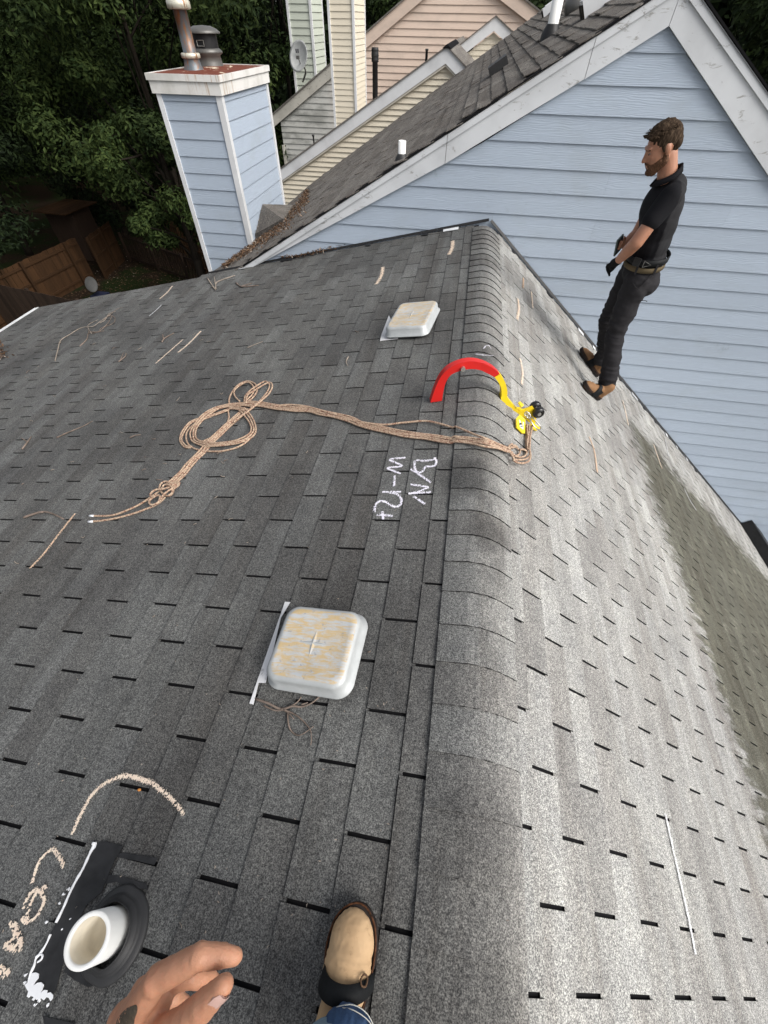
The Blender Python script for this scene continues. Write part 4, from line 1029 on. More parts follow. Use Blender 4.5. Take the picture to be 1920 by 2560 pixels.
fence('tall orange cedar board fence with posts, far side of the dark yard', fa, cnr, 1.75, 'cedar', face=1)
fence('short orange cedar fence panel leaning past the corner of the yard', cnr + V((.5, .1, 0)), fb_, 1.75, 'cedar', face=1, post=1.2)
fence('low dark picket fence behind the yard, under the tree', fb_ + V((.3, .2, 0)), onG(520, 720), 1.25, 'darkwood', bw=.2, gap=.09, rails=(.2, 1.6))
ga, gb_ = onp(-60, 700, ZU, GZ + 1.8), onp(300, 775, ZU, GZ + 1.8)
fence('weathered brown fence at the left, nearest the house', V((ga.x, ga.y, GZ)), V((gb_.x, gb_.y, GZ)), 1.8, 'greywood', face=-1)
# distant lit pickets and shed top between the leaves
c_ = onG(470, 660)
fence('short run of sunlit brown pickets glimpsed through the leaves beside the chimney', onp(415, 640, ZU, GZ), onp(525, 690, ZU, GZ), 1.9, 'cedar', bw=.2, gap=.08)
sh = root('shed', onp(150, 560, ZU, GZ), 'brown wooden shed with plank roof half hidden under the trees', 'shed')
s0_ = onp(105, 522, ZU, GZ + 2.2); s1_ = onp(180, 530, ZU, GZ + 2.2)
d = (s1_ - s0_).normalized(); n_ = V((-d.y, d.x, 0))
for i in range(6):
    g = G(); c = s0_ + d * (i * .32) + n_ * .6; g.box(c, (.30, 2.2, .05), d, n_, ZU); g.out('roof_plank', ['cedar'], sh)
g = G(); c = s0_ + d * .8 + n_ * .6; g.box(V((c.x, c.y, GZ + 1.1)), (1.6, 1.2, 2.1), d, n_, ZU); g.out('wall', ['darkwood'], sh)
# garden chair
cp = onG(245, 742); chr_ = root('garden_chair', cp, 'grey oval backed garden chair with dark seat standing in the yard', 'chair')
bk = onp(229, 712, ZU, GZ + .9)
g = G(); bn = V((.3, -.6, .75)).normalized(); g.lathe(bk, [(.001, .0), (.20, .01), (.24, .03), (.23, .05), (.001, .03)], 24, bn); 
for v in g.v: d_ = v - bk; v += V((-.25, .35, .3)).normalized() * d_.dot(V((-.25, .35, .3)).normalized()) * .45
g.out('backrest', ['chairgrey'], chr_, True)
st = onp(250, 738, ZU, GZ + .45); g = G(); g.box(st, (.55, .55, .08)); g.out('seat', ['bluecloth'], chr_)
for sx in (-.22, .22):
    for sy in (-.22, .22):
        g = G(); g.tube([st + V((sx, sy, 0)), V((st.x + sx * 1.1, st.y + sy * 1.1, GZ))], .02, 6); g.out('leg', ['galv'], chr_)
# ------------------------------------------------------------------ trees
def tree(label, x, y, crown_z, R, H, n, ls, mat, seed, lean=0, group='trees behind the yard fences'):
    n = int(n * 2.0); ls *= .68
    rr = random.Random(seed); o = root('tree', (x, y, GZ), label, 'tree', group)
    g = G(); top = V((x + lean, y, crown_z + H * .3))
    tr = crv([(x, y, GZ), (x + rr.uniform(-.2, .2), y, GZ + 2), (x + lean * .6, y + .2, (GZ + crown_z) / 2), tuple(top)], 5)
    g.tube(tr, [.19 - .13 * i / len(tr) for i in range(len(tr))], 9); g.out('trunk', ['bark'], o, True)
    cl = []
    for i in range(44):
        a = rr.uniform(0, 6.28); e = rr.uniform(-.9, 1.0); rad = R * rr.uniform(.35, 1.0) * math.sqrt(max(0, 1 - e * e * .85))
        cl.append((V((x + lean + rad * math.cos(a), y + rad * math.sin(a), crown_z + e * H * .5)), rr.uniform(.13, .34) * R))
    gl = G()
    for c, r in cl[:14]:
        s_ = tr[rr.randrange(len(tr) // 2, len(tr))]; mid = s_.lerp(c, .5) + V((0, 0, rr.uniform(-.2, .4))); gl.tube(crv([s_, mid, c], 4), [.045 - .03 * k / 8 for k in range(9)], 5)
    gl.out('limb', ['bark'], o, True)
    vs = []; fs = []
    for i in range(n):
        c, r = cl[rr.randrange(len(cl))]
        d = V((rr.gauss(0, 1), rr.gauss(0, 1), rr.gauss(0, .9))).normalized()
        rad = r * (rr.random() ** .38) * (1 + .25 * noise.noise(d * 2 + c))
        p = c + V((d.x * rad, d.y * rad, d.z * rad * .75))
        nn = (d + V((rr.gauss(0, .5), rr.gauss(0, .5), .55 + rr.gauss(0, .4)))).normalized()
        t = nn.cross(V((rr.gauss(0, 1), rr.gauss(0, 1), rr.gauss(0, 1)))).normalized(); b = nn.cross(t); s_ = ls * rr.uniform(.6, 1.25)
        k = len(vs)
        vs += [p - t * s_, p + b * s_ * .38 + nn * s_ * .10, p + t * s_, p - b * s_ * .38 + nn * s_ * .10]; fs += [(k, k + 1, k + 2), (k, k + 2, k + 3)]
    mesh('crown', vs, fs, mat, o)
    return o
TREES = [
 # label, pixel, depth y, crown z, R, H, n, leaf, mat, lean
 ('near leafy tree hanging over the yard, left of the blue chimney', -10.5, 16.2, -2.6, 2.3, 3.6, 9000, .13, 'leafb', 0),
 ('broad green tree at the left edge of the photo', -20.5, 14.5, -1.2, 4.6, 8, 15000, .16, 'leafc', 0),
 ('tall lighter green tree right behind the rusty flue', -13.0, 20.5, .4, 4.3, 8.5, 19000, .16, 'leafb', 0),
 ('dark tree filling the top left corner', -23.0, 21.0, 1.0, 5.2, 10, 17000, .18, 'leafa', 0),
 ('dark tree between the chimney cap and the green chimney', -9.6, 27.5, -.3, 3.9, 9, 15000, .17, 'leafa', 0),
 ('deep green tree directly behind the chimney cap', -15.0, 28.0, .5, 5.0, 10, 15000, .19, 'leafa', 0),
 ('shadowy tree behind the orange fence', -19.5, 24.5, -3.4, 3.6, 5, 9000, .16, 'leafc', 0),
 ('low dark bush behind the fence at the far left', -26.5, 17.5, -4.2, 4.2, 5, 9000, .17, 'leafc', 0),
 ('bushy tree low behind the peach house corner', -9.2, 23.2, -3.6, 1.9, 4.5, 7000, .12, 'leafb', 0),
 ('tree showing between the green and cream chimneys', -5.0, 32.0, 1.0, 4.5, 9, 9000, .2, 'leafa', 0),
 ('tree behind the ridge of the peach house', 1.0, 38.0, 1.2, 6.0, 9, 9000, .24, 'leafa', 0),
 ('dark tree beyond the right rake of the blue house', 8.0, 17.0, -.2, 5.0, 9, 12000, .18, 'leafa', 0),
 ('brownish tree at the top right corner', 12.5, 20.0, 0.4, 5.0, 9, 9000, .18, 'leafc', 0),
 ('far dark tree standing in the wood beyond the left trees', -30.0, 33.0, 1.0, 8.0, 13, 10000, .3, 'leafa', 0),
 ('far tall tree in the wood behind the chimney', -19.0, 38.0, 1.5, 8.0, 13, 10000, .3, 'leafc', 0),
]
for i, (lb, x, y, cz, R, H, n, ls, mt, ln) in enumerate(TREES): tree(lb, x, y, cz, R, H, n, ls, mt, 20 + i, ln)
# far wood closing the view
g = G(); rr = random.Random(77); vs = []; fs = []
for i in range(42000):
    a = rr.uniform(-1.15, .55); R_ = 52 + rr.uniform(-3, 5); z = GZ + rr.random() * 17
    p = V((R_ * math.sin(a), R_ * math.cos(a), z)); s_ = rr.uniform(.35, .7); bul = noise.noise(p * .16) * 3.5
    p += V((math.sin(a), math.cos(a), 0)) * bul
    if z > GZ + 13.5 + 3 * noise.noise(V((a * 9, 0, 0))): continue
    nn = V((-math.sin(a), -math.cos(a), .4)) + V((rr.gauss(0, .5), rr.gauss(0, .5), rr.gauss(0, .5))); nn.normalize()
    t = nn.cross(V((rr.gauss(0, 1), rr.gauss(0, 1), rr.gauss(0, 1)))).normalized(); b = nn.cross(t); k = len(vs)
    vs += [p - t * s_, p + b * s_ * .5, p + t * s_, p - b * s_ * .5]; fs += [(k, k + 1, k + 2, k + 3)]
mesh('wood', vs, fs, 'leafc')['kind'] = 'stuff'
tag(bpy.data.objects['wood'], 'far off dark wood closing the view behind the houses', 'wood')
# leaf litter and weeds on the yard
g = G(); rr = random.Random(8); c0_ = onG(380, 700)
for i in range(5000):
    p = c0_ + V((rr.gauss(0, 3.5), rr.gauss(0, 3.5), 0)); p.z = GZ + rr.uniform(.01, .06); a = rr.uniform(0, 6.28); s_ = rr.uniform(.02, .07)
    g.add([p + V((math.cos(a) * s_, math.sin(a) * s_, .02)), p + V((-math.sin(a) * s_ * .5, math.cos(a) * s_ * .5, 0)), p - V((math.cos(a) * s_, math.sin(a) * s_, 0))], [(0, 1, 2)])
tag(g.out('fallen_leaves', ['litter']), 'fallen leaves scattered over the dark yard', 'leaf litter', kind='stuff')
# ------------------------------------------------------------------ ridge hook and rope
YH = 1.985
HU = (onR(*Z1(1190, 1000)) - onL(*Z1(520, 850))); HU.z = 0; HU.normalize()          # direction of the hook plane
HN = V((HU.y, -HU.x, 0))
HP = onL(*Z1(520, 850))
def onH(X, Y, off=0.0):
    return onp(*Z1(X, Y), HN, HP.dot(HN) + off)
hook = root('ridge_hook', onR(*Z1(1190, 1000)), 'red and yellow steel ridge hook arching over the roof ridge, with black wheels', 'hook')
def strip(outer, inner, mat, name, th=.02, dep=.032):
    O_ = crv([onH(*p) for p in outer], 8); I_ = crv([onH(*p) for p in inner], 8)
    n = min(len(O_), len(I_)); g = G(); h = HN * th / 2
    vs = []
    for o_, i_ in zip(O_, I_): vs += [o_ + h, i_ + h, i_ - HN * dep, o_ - HN * dep]
    fs = []
    for k in range(n - 1):
        a, b = 4 * k, 4 * (k + 1)
        fs += [(a, a + 1, b + 1, b), (a + 1, a + 2, b + 2, b + 1), (a + 2, a + 3, b + 3, b + 2), (a + 3, a, b, b + 3)]
    fs += [(0, 3, 2, 1), (4 * n - 4, 4 * n - 3, 4 * n - 2, 4 * n - 1)]
    g.add(vs, fs); return g.out(name, [mat], hook)
def plate(name, pts, mat, th, off=0.0):
    g = G(); g.prism([onH(*p, off - th / 2) for p in pts], HN * th); return g.out(name, [mat], hook)
strip([(487, 843), (515, 757), (553, 674), (606, 614), (684, 574), (765, 559), (846, 571), (917, 605), (963, 645)],
      [(565, 832), (580, 745), (600, 690), (632, 650), (700, 622), (765, 612), (830, 620), (885, 645), (928, 668)], 'red', 'hook_arm', .010)
strip([(965, 648), (995, 690), (1013, 738), (1018, 782), (1018, 808), (1052, 856), (1092, 898), (1118, 900)],
      [(929, 670), (955, 705), (974, 745), (977, 790), (974, 824), (1010, 870), (1065, 930), (1085, 950)], 'yellow', 'shank', .010)
plate('side_plate', [(1085, 948), (1100, 888), (1128, 890), (1190, 868), (1212, 900), (1215, 960), (1200, 1000), (1178, 1004), (1140, 992)], 'yellow', .010, .001)
# cross plates lying on the roof
g = G(); g.prism([onR(*Z1(1075, 960), .03), onR(*Z1(1098, 935), .045), onR(*Z1(1137, 968), .03), onR(*Z1(1135, 1063), .012), onR(*Z1(1120, 1063), .012), onR(*Z1(1077, 1020), .016)], RN * .006); g.out('foot_plate', ['yellow'], hook)
g = G(); g.prism([onR(*Z1(1100, 965), .04), onR(*Z1(1132, 985), .035), onR(*Z1(1128, 1035), .024), onR(*Z1(1105, 1015), .026)], RN * .001); lb = g.out('sticker', ['label'], hook)
g = G()
for (x, y, w, h_) in ((1108, 985, 10, 14), (1116, 1005, 8, 6), (1108, 1010, 12, 3)): g.prism([onR(*Z1(x, y), .0415), onR(*Z1(x + w, y + 3), .040), onR(*Z1(x + w, y + h_ + 3), .034), onR(*Z1(x, y + h_), .035)], RN * .0008)
g.out('sticker_print', ['ink'], hook)
g = G(); g.prism([onR(*Z1(1090, 850), .05), onR(*Z1(1100, 842), .05), onR(*Z1(1128, 868), .05), onR(*Z1(1112, 885), .05)], RN * .006); g.out('foot_plate', ['yellow'], hook)
g = G(); g.prism([onR(*Z1(1170, 1000), .03), onR(*Z1(1190, 988), .035), onR(*Z1(1240, 1030), .02), onR(*Z1(1215, 1045), .014), onR(*Z1(1185, 1030), .016)], RN * .008); g.out('foot_plate', ['yellow'], hook)
# bolt
b = onH(708, 605, 0); g = G(); g.lathe(b + HN * .02, [(.001, 0), (.012, 0), (.012, -.012), (.007, -.012), (.007, -.03), (.001, -.03)], 12, HN); g.out('bolt', ['steel'], hook)
# wheels
wc = onH(1222, 905, .02)
ax_ = (onp(*Z1(1226, 838), HN, HP.dot(HN) - .055) - wc); ax_ = -HN
rw = .033
for k, off in enumerate((0.022, -.034)):
    c = onH(1224, 900, 0) + HN * off
    g = G(); g.lathe(c, [(.010, -.017), (rw * .72, -.017), (rw * .93, -.014), (rw, -.007), (rw, .007), (rw * .93, .014), (rw * .72, .017), (.010, .017)], 32, HN); wh = g.out('wheel', ['blackplastic'], hook, True)
    g = G(); g.lathe(c, [(.001, -.021), (.010, -.021), (.011, -.017), (.011, .017), (.010, .021), (.001, .021)], 16, HN); g.out('axle_cap', ['steel'], wh)
    g = G(); g.lathe(c, [(rw * .70, .0172), (rw * .66, .0190), (rw * .60, .0172)], 28, HN); g.out('rim', ['black'], wh)
# carabiner and chain
g = G(); cpts = [(1172, 945), (1195, 955), (1225, 985), (1250, 1018), (1240, 1035), (1222, 1028), (1200, 1005), (1180, 975)]
g.tube(crv([onR(*Z1(*p), .045) for p in cpts], 5, True), .0038, 8); cb = g.out('carabiner', ['steel'], hook, True)
g = G()
for (x, y) in ((1150, 925), (1165, 940), (1160, 930)):
    c = onR(*Z1(x, y), .055); g.tube(crv([c + V((.010 * math.cos(a), .006 * math.sin(a), .010 * math.sin(a))) for a in (0, 1.05, 2.1, 3.14, 4.2, 5.2)], 3, True), .003, 6)
g.out('chain_link', ['steel'], hook, True)
# rope
rope = root('rope', onL(*ZR(400, 500)), 'tan braided rope doubled and coiled across the left slope, knotted at the ridge hook', 'rope')
RR = .0054
def strand(pts, tr, off=0.0, lift=.015, r=RR, n=7, seed=0, close=False, wob=.004, name=None):
    """one run of rope laid on the roof"""
    rr = random.Random(seed)
    P = [roof(*(tr(*p[:2])), lift + (p[2] if len(p) > 2 else 0)) for p in pts]
    P = crv(P, n, close)
    out = []
    for i, p in enumerate(P):
        t = (P[min(i + 1, len(P) - 1)] - P[max(i - 1, 0)]).normalized(); e = ZU.cross(t).normalized()
        w = noise.noise(V((seed * 3.1, i * .13, 0)))
        q = p + e * (off + wob * w) 
        if q.x > -.16 and q.x < .14:   # stay above the rounded crest
            q = q + ZU * .012
        out.append(q)
    return out
def rope_part(name, runs, mat='rope', parent=rope):
    g = G()
    for q in runs: g.tube(q, RR, 8)
    return g.out(name, [mat], parent, True)
span = [(620, 275), (760, 290), (900, 315), (1050, 335), (1200, 340), (1320, 365), (1450, 395), (1590, 432)]
def ZR_(X, Y): return ZR(X, Y)
sp1 = [ZR(*p) for p in span] + [Z1(*p) for p in ((20, 1000), (150, 1030), (300, 1062), (480, 1085), (620, 1108), (760, 1125), (880, 1145), (980, 1175), (1040, 1195))]
idp = lambda X, Y: (X, Y)
runs = [strand(sp1, idp, o_, .016 + l_, seed=s_, wob=.007) for o_, l_, s_ in ((-.020, 0, 1), (-.007, .003, 2), (.007, 0, 3), (.020, .002, 4))]
up_ = [ZR(*p) for p in ((880, 310), (960, 298), (1050, 296), (1180, 310), (1300, 345), (1420, 380), (1590, 425))] + [Z1(*p) for p in ((30, 985), (180, 1000), (300, 985), (430, 975), (520, 985), (640, 1020), (760, 1070), (860, 1105), (960, 1150), (1035, 1180))]
runs.append(strand(up_, idp, 0, .02, seed=9, wob=.003))
rope_part('rope_span', runs)
loopA = [(700, 300), (600, 290), (480, 300), (360, 330), (250, 400), (175, 490), (150, 570), (175, 620), (280, 650), (420, 650), (560, 625), (660, 580), (700, 520), (680, 440), (620, 360), (560, 325), (480, 320)]
rope_part('rope_coil', [strand(loopA, ZR, o_, .018 + l_, seed=s_, wob=.006) for o_, l_, s_ in ((0, .004, 11), (.015, .001, 12), (-.015, 0, 13))])
loopB = [(480, 330), (360, 375), (260, 400), (130, 450), (60, 530), (35, 610), (70, 670), (130, 685)]
loopC = [(450, 340), (330, 395), (200, 450), (110, 520), (90, 600), (130, 670), (240, 710), (380, 715), (520, 690), (620, 640), (700, 570)]
rope_part('rope_coil', [strand(loopB, ZR, 0, .012, seed=21), strand(loopB, ZR, .012, .016, seed=22), strand(loopC, ZR, 0, .012, seed=23)])
lp1 = [(480, 300), (480, 240), (520, 160), (580, 105), (650, 82), (715, 110), (730, 165), (700, 225), (650, 265), (620, 300)]
lp2 = [(575, 265), (530, 215), (530, 160), (600, 105), (660, 95), (700, 140), (690, 200), (640, 250), (610, 300)]
lp3 = [(615, 290), (620, 230), (655, 180), (720, 130), (800, 85), (840, 110), (835, 160), (790, 220), (740, 275), (660, 340), (560, 410)]
lp4 = [(630, 280), (645, 210), (700, 170), (800, 110), (850, 95), (868, 130), (840, 190), (780, 250), (720, 300), (600, 390), (520, 450)]
rope_part('rope_bight', [strand(p, ZR, 0, .013 + .004 * i, seed=30 + i, wob=.002) for i, p in enumerate((lp1, lp2, lp3, lp4))])
dg_ = [ZR(*p) for p in ((640, 330), (560, 400), (480, 470), (400, 545), (310, 630), (240, 720), (170, 780), (110, 850), (50, 920), (-20, 985), (-50, 1010))] + [ZF(*p) for p in ((760, 1140), (735, 1160))]
rope_part('rope_bundle', [strand(dg_, idp, o_, .010 + l_, seed=s_, wob=.006) for o_, l_, s_ in ((-.020, 0, 41), (-.007, .003, 42), (.007, 0, 43), (.020, .002, 44))] + [strand([(470, 350), (475, 420), (440, 490), (350, 570), (240, 625)], ZR, 0, .008, seed=45)])
ZT = lambda X, Y: (220 + X / 6.38, 1180 + Y / 6.38)
kn = [[(1320, 200), (1250, 150), (1170, 180), (1140, 260), (1180, 330), (1260, 380), (1330, 360), (1360, 280), (1300, 200)],
      [(1280, 380), (1340, 330), (1330, 240), (1270, 200), (1210, 210), (1180, 260)],
      [(1360, 250), (1280, 300), (1200, 370), (1150, 450), (1080, 510), (1000, 520), (975, 470), (1020, 420), (1110, 370), (1150, 400), (1130, 470)],
      [(1300, 240), (1200, 270), (1090, 280), (1010, 330), (1000, 380), (1060, 400)]]
rope_part('knot', [strand(p, ZT, 0, .020 + .006 * i, seed=50 + i, wob=.0) for i, p in enumerate(kn)])
t1 = [(1200, 260), (1090, 340), (960, 430), (800, 530), (600, 620), (430, 680), (280, 700), (90, 700)]
t2 = [(1230, 400), (1150, 480), (1040, 545), (900, 600), (700, 670), (450, 735), (250, 770), (75, 790)]
a_, b_ = strand(t1, ZT, 0, .010, seed=60, wob=.001), strand(t2, ZT, 0, .009, seed=61, wob=.001)
rope_part('rope_tail', [a_]); rope_part('rope_tail', [b_])
for q in (a_, b_):
    g = G(); e = q[-1]; d = (q[-1] - q[-2]).normalized(); g.tube([e - d * .004, e + d * .028], RR * 1.12, 10); g.out('rope_end', ['caulk'], rope, True)
zk = lambda X, Y: (1280 + X / 9.219, 940 + Y / 9.219)
k2 = [[(-60, 1700), (40, 1640), (120, 1660), (180, 1740), (140, 1820), (40, 1850)], [(0, 1780), (90, 1850), (200, 1870), (310, 1830), (330, 1740), (260, 1690), (180, 1700)], [(-40, 1860), (60, 1920), (200, 1930), (340, 1900), (420, 1800), (400, 1700), (385, 1560), (370, 1400), (345, 1200), (350, 1120)],
      [(-60, 1800), (60, 1960), (220, 2010), (370, 1970), (425, 1860), (405, 1700), (410, 1560), (420, 1400), (455, 1240), (470, 1130)], [(180, 1700), (280, 1700), (350, 1760), (330, 1650), (320, 1500), (335, 1350), (330, 1200), (320, 1120)], [(120, 1640), (60, 1600), (-40, 1620), (-100, 1700), (-60, 1790), (60, 1820)], [(360, 1690), (350, 1500), (390, 1330), (400, 1150)]]
rope_part('knot', [strand(p, zk, 0, .016 + .006 * (i % 4), seed=70 + i, wob=0) for i, p in enumerate(k2)])
# ------------------------------------------------------------------ twigs and crumbs on the roof
def twig(runs, tr, r, label, mat='twig', group='twigs on the left slope', lift=.010):
    p0 = roof(*tr(*runs[0][0])); o = None; g = G()
    for j, run in enumerate(runs):
        P = crv([roof(*tr(*p), lift + .004 * ((i + j) % 2)) for i, p in enumerate(run)], 4)
        rr_ = r * .72 if j == 0 else r * .5
        g.tube(P, [rr_ * (1 - .55 * i / len(P)) * (1 + .25 * noise.noise(p * 60)) for i, p in enumerate(P)], 5)
    return tag(g.out('twig', [mat], None, True), label, 'twig', group)
twig([[(238, 608), (250, 560), (262, 520), (300, 495), (352, 465), (400, 460), (430, 440), (480, 405)], [(262, 530), (258, 515)], [(430, 445), (455, 430), (470, 405), (500, 395)], [(395, 490), (380, 455), (425, 430)]], ZF, .0075, 'long pale forked twig near the far left of the roof', 'paletwig')
twig([[(345, 545), (375, 515), (385, 485), (430, 480), (470, 440), (485, 410)], [(385, 490), (380, 470)], [(400, 490), (450, 478)]], ZF, .008, 'branched grey twig lying right beside the long pale forked one')
twig([[(450, 430), (470, 415), (495, 420), (490, 445), (440, 465), (430, 475)], [(470, 415), (505, 385), (530, 378)]], ZF, .006, 'tangle of thin dark twig ends at the top of the forked twigs')
twig([[(700, 527), (712, 510), (752, 488)], [(705, 510), (703, 492)]], ZF, .011, 'dark knobbly twig with a stub, left of centre far up the slope')
twig([[(512, 612), (540, 590), (545, 575)], [(520, 605), (535, 570)]], ZF, .007, 'small pale curled twig below the forked twigs')
twig([[(104, 1285), (130, 1275), (185, 1260), (230, 1270), (275, 1292)], [(185, 1262), (160, 1265)]], ZF, .011, 'curved twig left of the rope ends')
twig([[(245, 940), (300, 915), (360, 890), (400, 868)], [(300, 915), (270, 925)]], ZF, .007, 'straight thin twig left of the rope coil')
twig([[(95, 990), (118, 960), (135, 935)], [(120, 960), (90, 940)]], ZF, .009, 'short twig near the left edge, level with the coil')
twig([[(560, 940), (585, 930), (608, 928)]], ZF, .006, 'tiny twig between the thin twig and the rope coil')
twig([[(895, 1200), (930, 1250), (935, 1220), (985, 1200), (1015, 1190)], [(930, 1225), (925, 1195)]], lambda X, Y: (X / 1.728, Y / 1.728), .012, 'pale forked twig at the roof edge below the blue chimney', 'paletwig')
twig([[(1020, 1222), (1045, 1238), (1118, 1232)], [(1045, 1236), (1090, 1222)]], lambda X, Y: (X / 1.728, Y / 1.728), .012, 'dark twig near the roof edge, right of the pale forked one')
twig([[(385, 960), (470, 990), (560, 1030), (640, 1010), (700, 1015), (770, 990), (825, 945)], [(560, 1030), (600, 1050), (650, 1100)], [(620, 1015), (670, 985), (700, 945)], [(440, 1005), (520, 1040), (590, 1035)], [(700, 1000), (745, 985)], [(580, 1035), (640, 1060), (700, 1100), (760, 1170), (770, 1240), (765, 1280)], [(605, 1060), (615, 1150), (650, 1200), (700, 1208), (785, 1150)]], Z3, .0060, 'bundle of dry brown stems caught under the near vent', 'twig')
twig([[(1505, 590), (1495, 612), (1503, 630)]], ZF, .006, 'small curved straw above the rope span', 'paletwig')
twig([[(1068, 552), (1100, 538), (1135, 525)]], ZF, .005, 'thin yellowish stem high on the left slope', 'paletwig')
twig([[(930, 1048), (940, 1065), (942, 1080)]], Z2, .0015, 'tiny curled stem beside the rubber collar', 'paletwig')
rr = random.Random(12)
for i in range(46):
    u, v = rr.uniform(20, 950), rr.uniform(800, 1650)
    if rr.random() < .6: u, v = rr.uniform(10, 620), rr.uniform(790, 1250)
    p = onL(u, v)
    if p.y > 4.6 or p.x < -5.6: continue
    L = rr.uniform(4, 15); a = rr.uniform(-.9, .5)
    o = twig([[(u, v), (u + L * .5 * math.cos(a), v + L * .5 * math.sin(a) + rr.uniform(-3, 3)), (u + L * math.cos(a), v + L * math.sin(a))]], idp, rr.uniform(.002, .0045), 'tiny dry twig lying among many on the dark left slope', rr.choice(['twig', 'paletwig']), 'tiny twigs strewn over the left slope')
g = G()
for i in range(240):
    if i < 200: u, v = rr.uniform(0, 1000), rr.uniform(760, 2400)
    else: u, v = rr.uniform(1250, 1900), rr.uniform(1000, 2400)
    p = roof(u, v, .009); a = rr.uniform(0, 6.28); s_ = rr.uniform(.0012, .005)
    g.add([p + V((math.cos(a) * s_, math.sin(a) * s_, .002)), p + V((-math.sin(a) * s_ * .6, math.cos(a) * s_ * .6, 0)), p - V((math.cos(a) * s_, math.sin(a) * s_, -.001))], [(0, 1, 2)])
tag(g.out('crumbs', ['paletwig']), 'small pale crumbs and seed husks strewn over the near roof', 'debris', kind='stuff')
g = G(); p = onL(*Z2(722, 362), .012); g.ball(p, (.006, .004, .002), None, 8, 5); tag(g.out('dry_leaf', ['amber'], None, True), 'tiny orange leaf scrap under the peach chalk arc', 'leaf')
# ------------------------------------------------------------------ boots
def boot(parent, toe, heel, up, mats, strap=True, ankle=.13, wid=1.0, so_=0.0, sh_=0.0, sw_=0.0):
    """toe and heel are points on the roof under the sole"""
    F = (toe - heel); L = F.length; F.normalize(); U = (up - F * up.dot(F)).normalized(); S = F.cross(U)
    k = L / .30
    def P(f, s_, u): return heel + F * (f * k) + S * (s_ * k * wid) + U * (u * k)
    out = [(0.0, -.0), (.012, -.026), (.05, -.036), (.11, -.034), (.17, -.044), (.22, -.052), (.262, -.044), (.287, -.024), (.297, 0), (.290, .022), (.265, .040), (.22, .046), (.17, .040), (.11, .033), (.05, .035), (.012, .026)]
    OL = crv([(a, b, 0) for a, b in out], 4, True)[:-1]
    n = len(OL); g = G(); cs = []
    for (z, sc_) in ((.004, .97), (.008, 1.0), (.026 + sh_, 1.0), (.028 + sh_, .985)):
        cs += [P(.15 + (q.x - .15) * (1 + .03 * (sc_ > .99)), q.y * sc_ * 1.06, z + .010 * max(0, (q.x - .24) / .06)) for q in OL]
    fs = [(i * n + j, i * n + (j + 1) % n, (i + 1) * n + (j + 1) % n, (i + 1) * n + j) for i in range(3) for j in range(n)] + [tuple(range(n))[::-1], tuple(range(3 * n, 4 * n))]
    g.add(cs, fs); sole = g.out('sole', [mats[1]], parent, False)
    g = G(); ring = [P(.15 + (q.x - .15) * 1.015, q.y * 1.05, .030 + .010 * max(0, (q.x - .24) / .06)) for q in OL]; g.tube(ring + ring[:2], .0022 * k, 5, cap=False); g.out('welt', ['welt'], parent, True)
    g = G(); R_ = Matrix((( F.x, S.x, U.x), (F.y, S.y, U.y), (F.z, S.z, U.z)))
    g.ball(P(.235, -.002, .032), (.058 * k, .047 * k * wid, .040 * k), R_)
    g.ball(P(.195, -.002, .034), (.070 * k, .049 * k * wid, .047 * k), R_)
    g.cap(P(.165, -.001, .048), .037 * k, P(.085, 0, .085), .040 * k)
    g.ball(P(.10, 0, .035), (.10 * k, .034 * k * wid, .045 * k), R_)
    g.cap(P(.042, 0, .040), .036 * k, P(.055, 0, ankle), .041 * k)
    g.cap(P(.085, 0, .085), .038 * k, P(.065, 0, ankle), .040 * k)
    def crease(c):
        f = (c - heel).dot(F) / k; u = (c - heel).dot(U) / k
        w = math.exp(-((f - .205) / .022) ** 2)
        return .0016 * noise.noise(c * 45) + .0008 * noise.noise(c * 130) - .0016 * w * (.5 + .5 * math.sin(f * 520 + 2.5 * noise.noise(c * 25)))
    up_ = blob('upper', g, mats[0], parent, .0038, 4, crease)
    g = G(); q = [(.198, .036, .074), (.190, .040, .076), (.190, .046, .068), (.200, .046, .062), (.204, .040, .066)]
    g.tube(crv([P(*p) for p in q], 5, True), .0018 * k, 6); g.out('laces', ['lace'], parent, True)
    # laces
    g = G()
    for i in range(4):
        t = i / 3; c = P(.150 - .055 * t, 0, .088 + .034 * t)
        e = S * (.020 * k); g.tube(crv([c - e - U * .006, c + U * .006, c + e - U * .006], 3), .0022 * k, 5)
    g.out('laces', ['lace'], parent, True)
    if strap:
        g = G(); nn = 22; a_ = []
        for j in range(nn + 1):
            a = math.pi * (j / nn) ; sx = math.cos(a) * .048; uz = .012 + math.sin(a) * .085
            a_.append((sx, uz))
        for (fo, w) in ((.145, .0), (.100, .0)): pass
        vs = []
        for (sx, uz) in a_:
            for (f, o_) in ((.172 + so_ + sw_ - uz * .22, 1.0), (.118 + so_ - sw_ - uz * .22, 1.06)):
                for th in (0, .004): vs.append(P(f, sx * o_ * (1 + th * 10), uz * (1.0 if o_ == 1.0 else 1.16) * (1 + .0) + th))
        fs = []
        for j in range(nn):
            a, b = 4 * j, 4 * (j + 1); fs += [(a + 1, b + 1, b + 3, a + 3), (a, a + 2, b + 2, b), (a, b, b + 1, a + 1), (a + 2, a + 3, b + 3, b + 2)]
        g.add(vs, fs); g.out('strap', ['webbing'], parent, True)
    return P
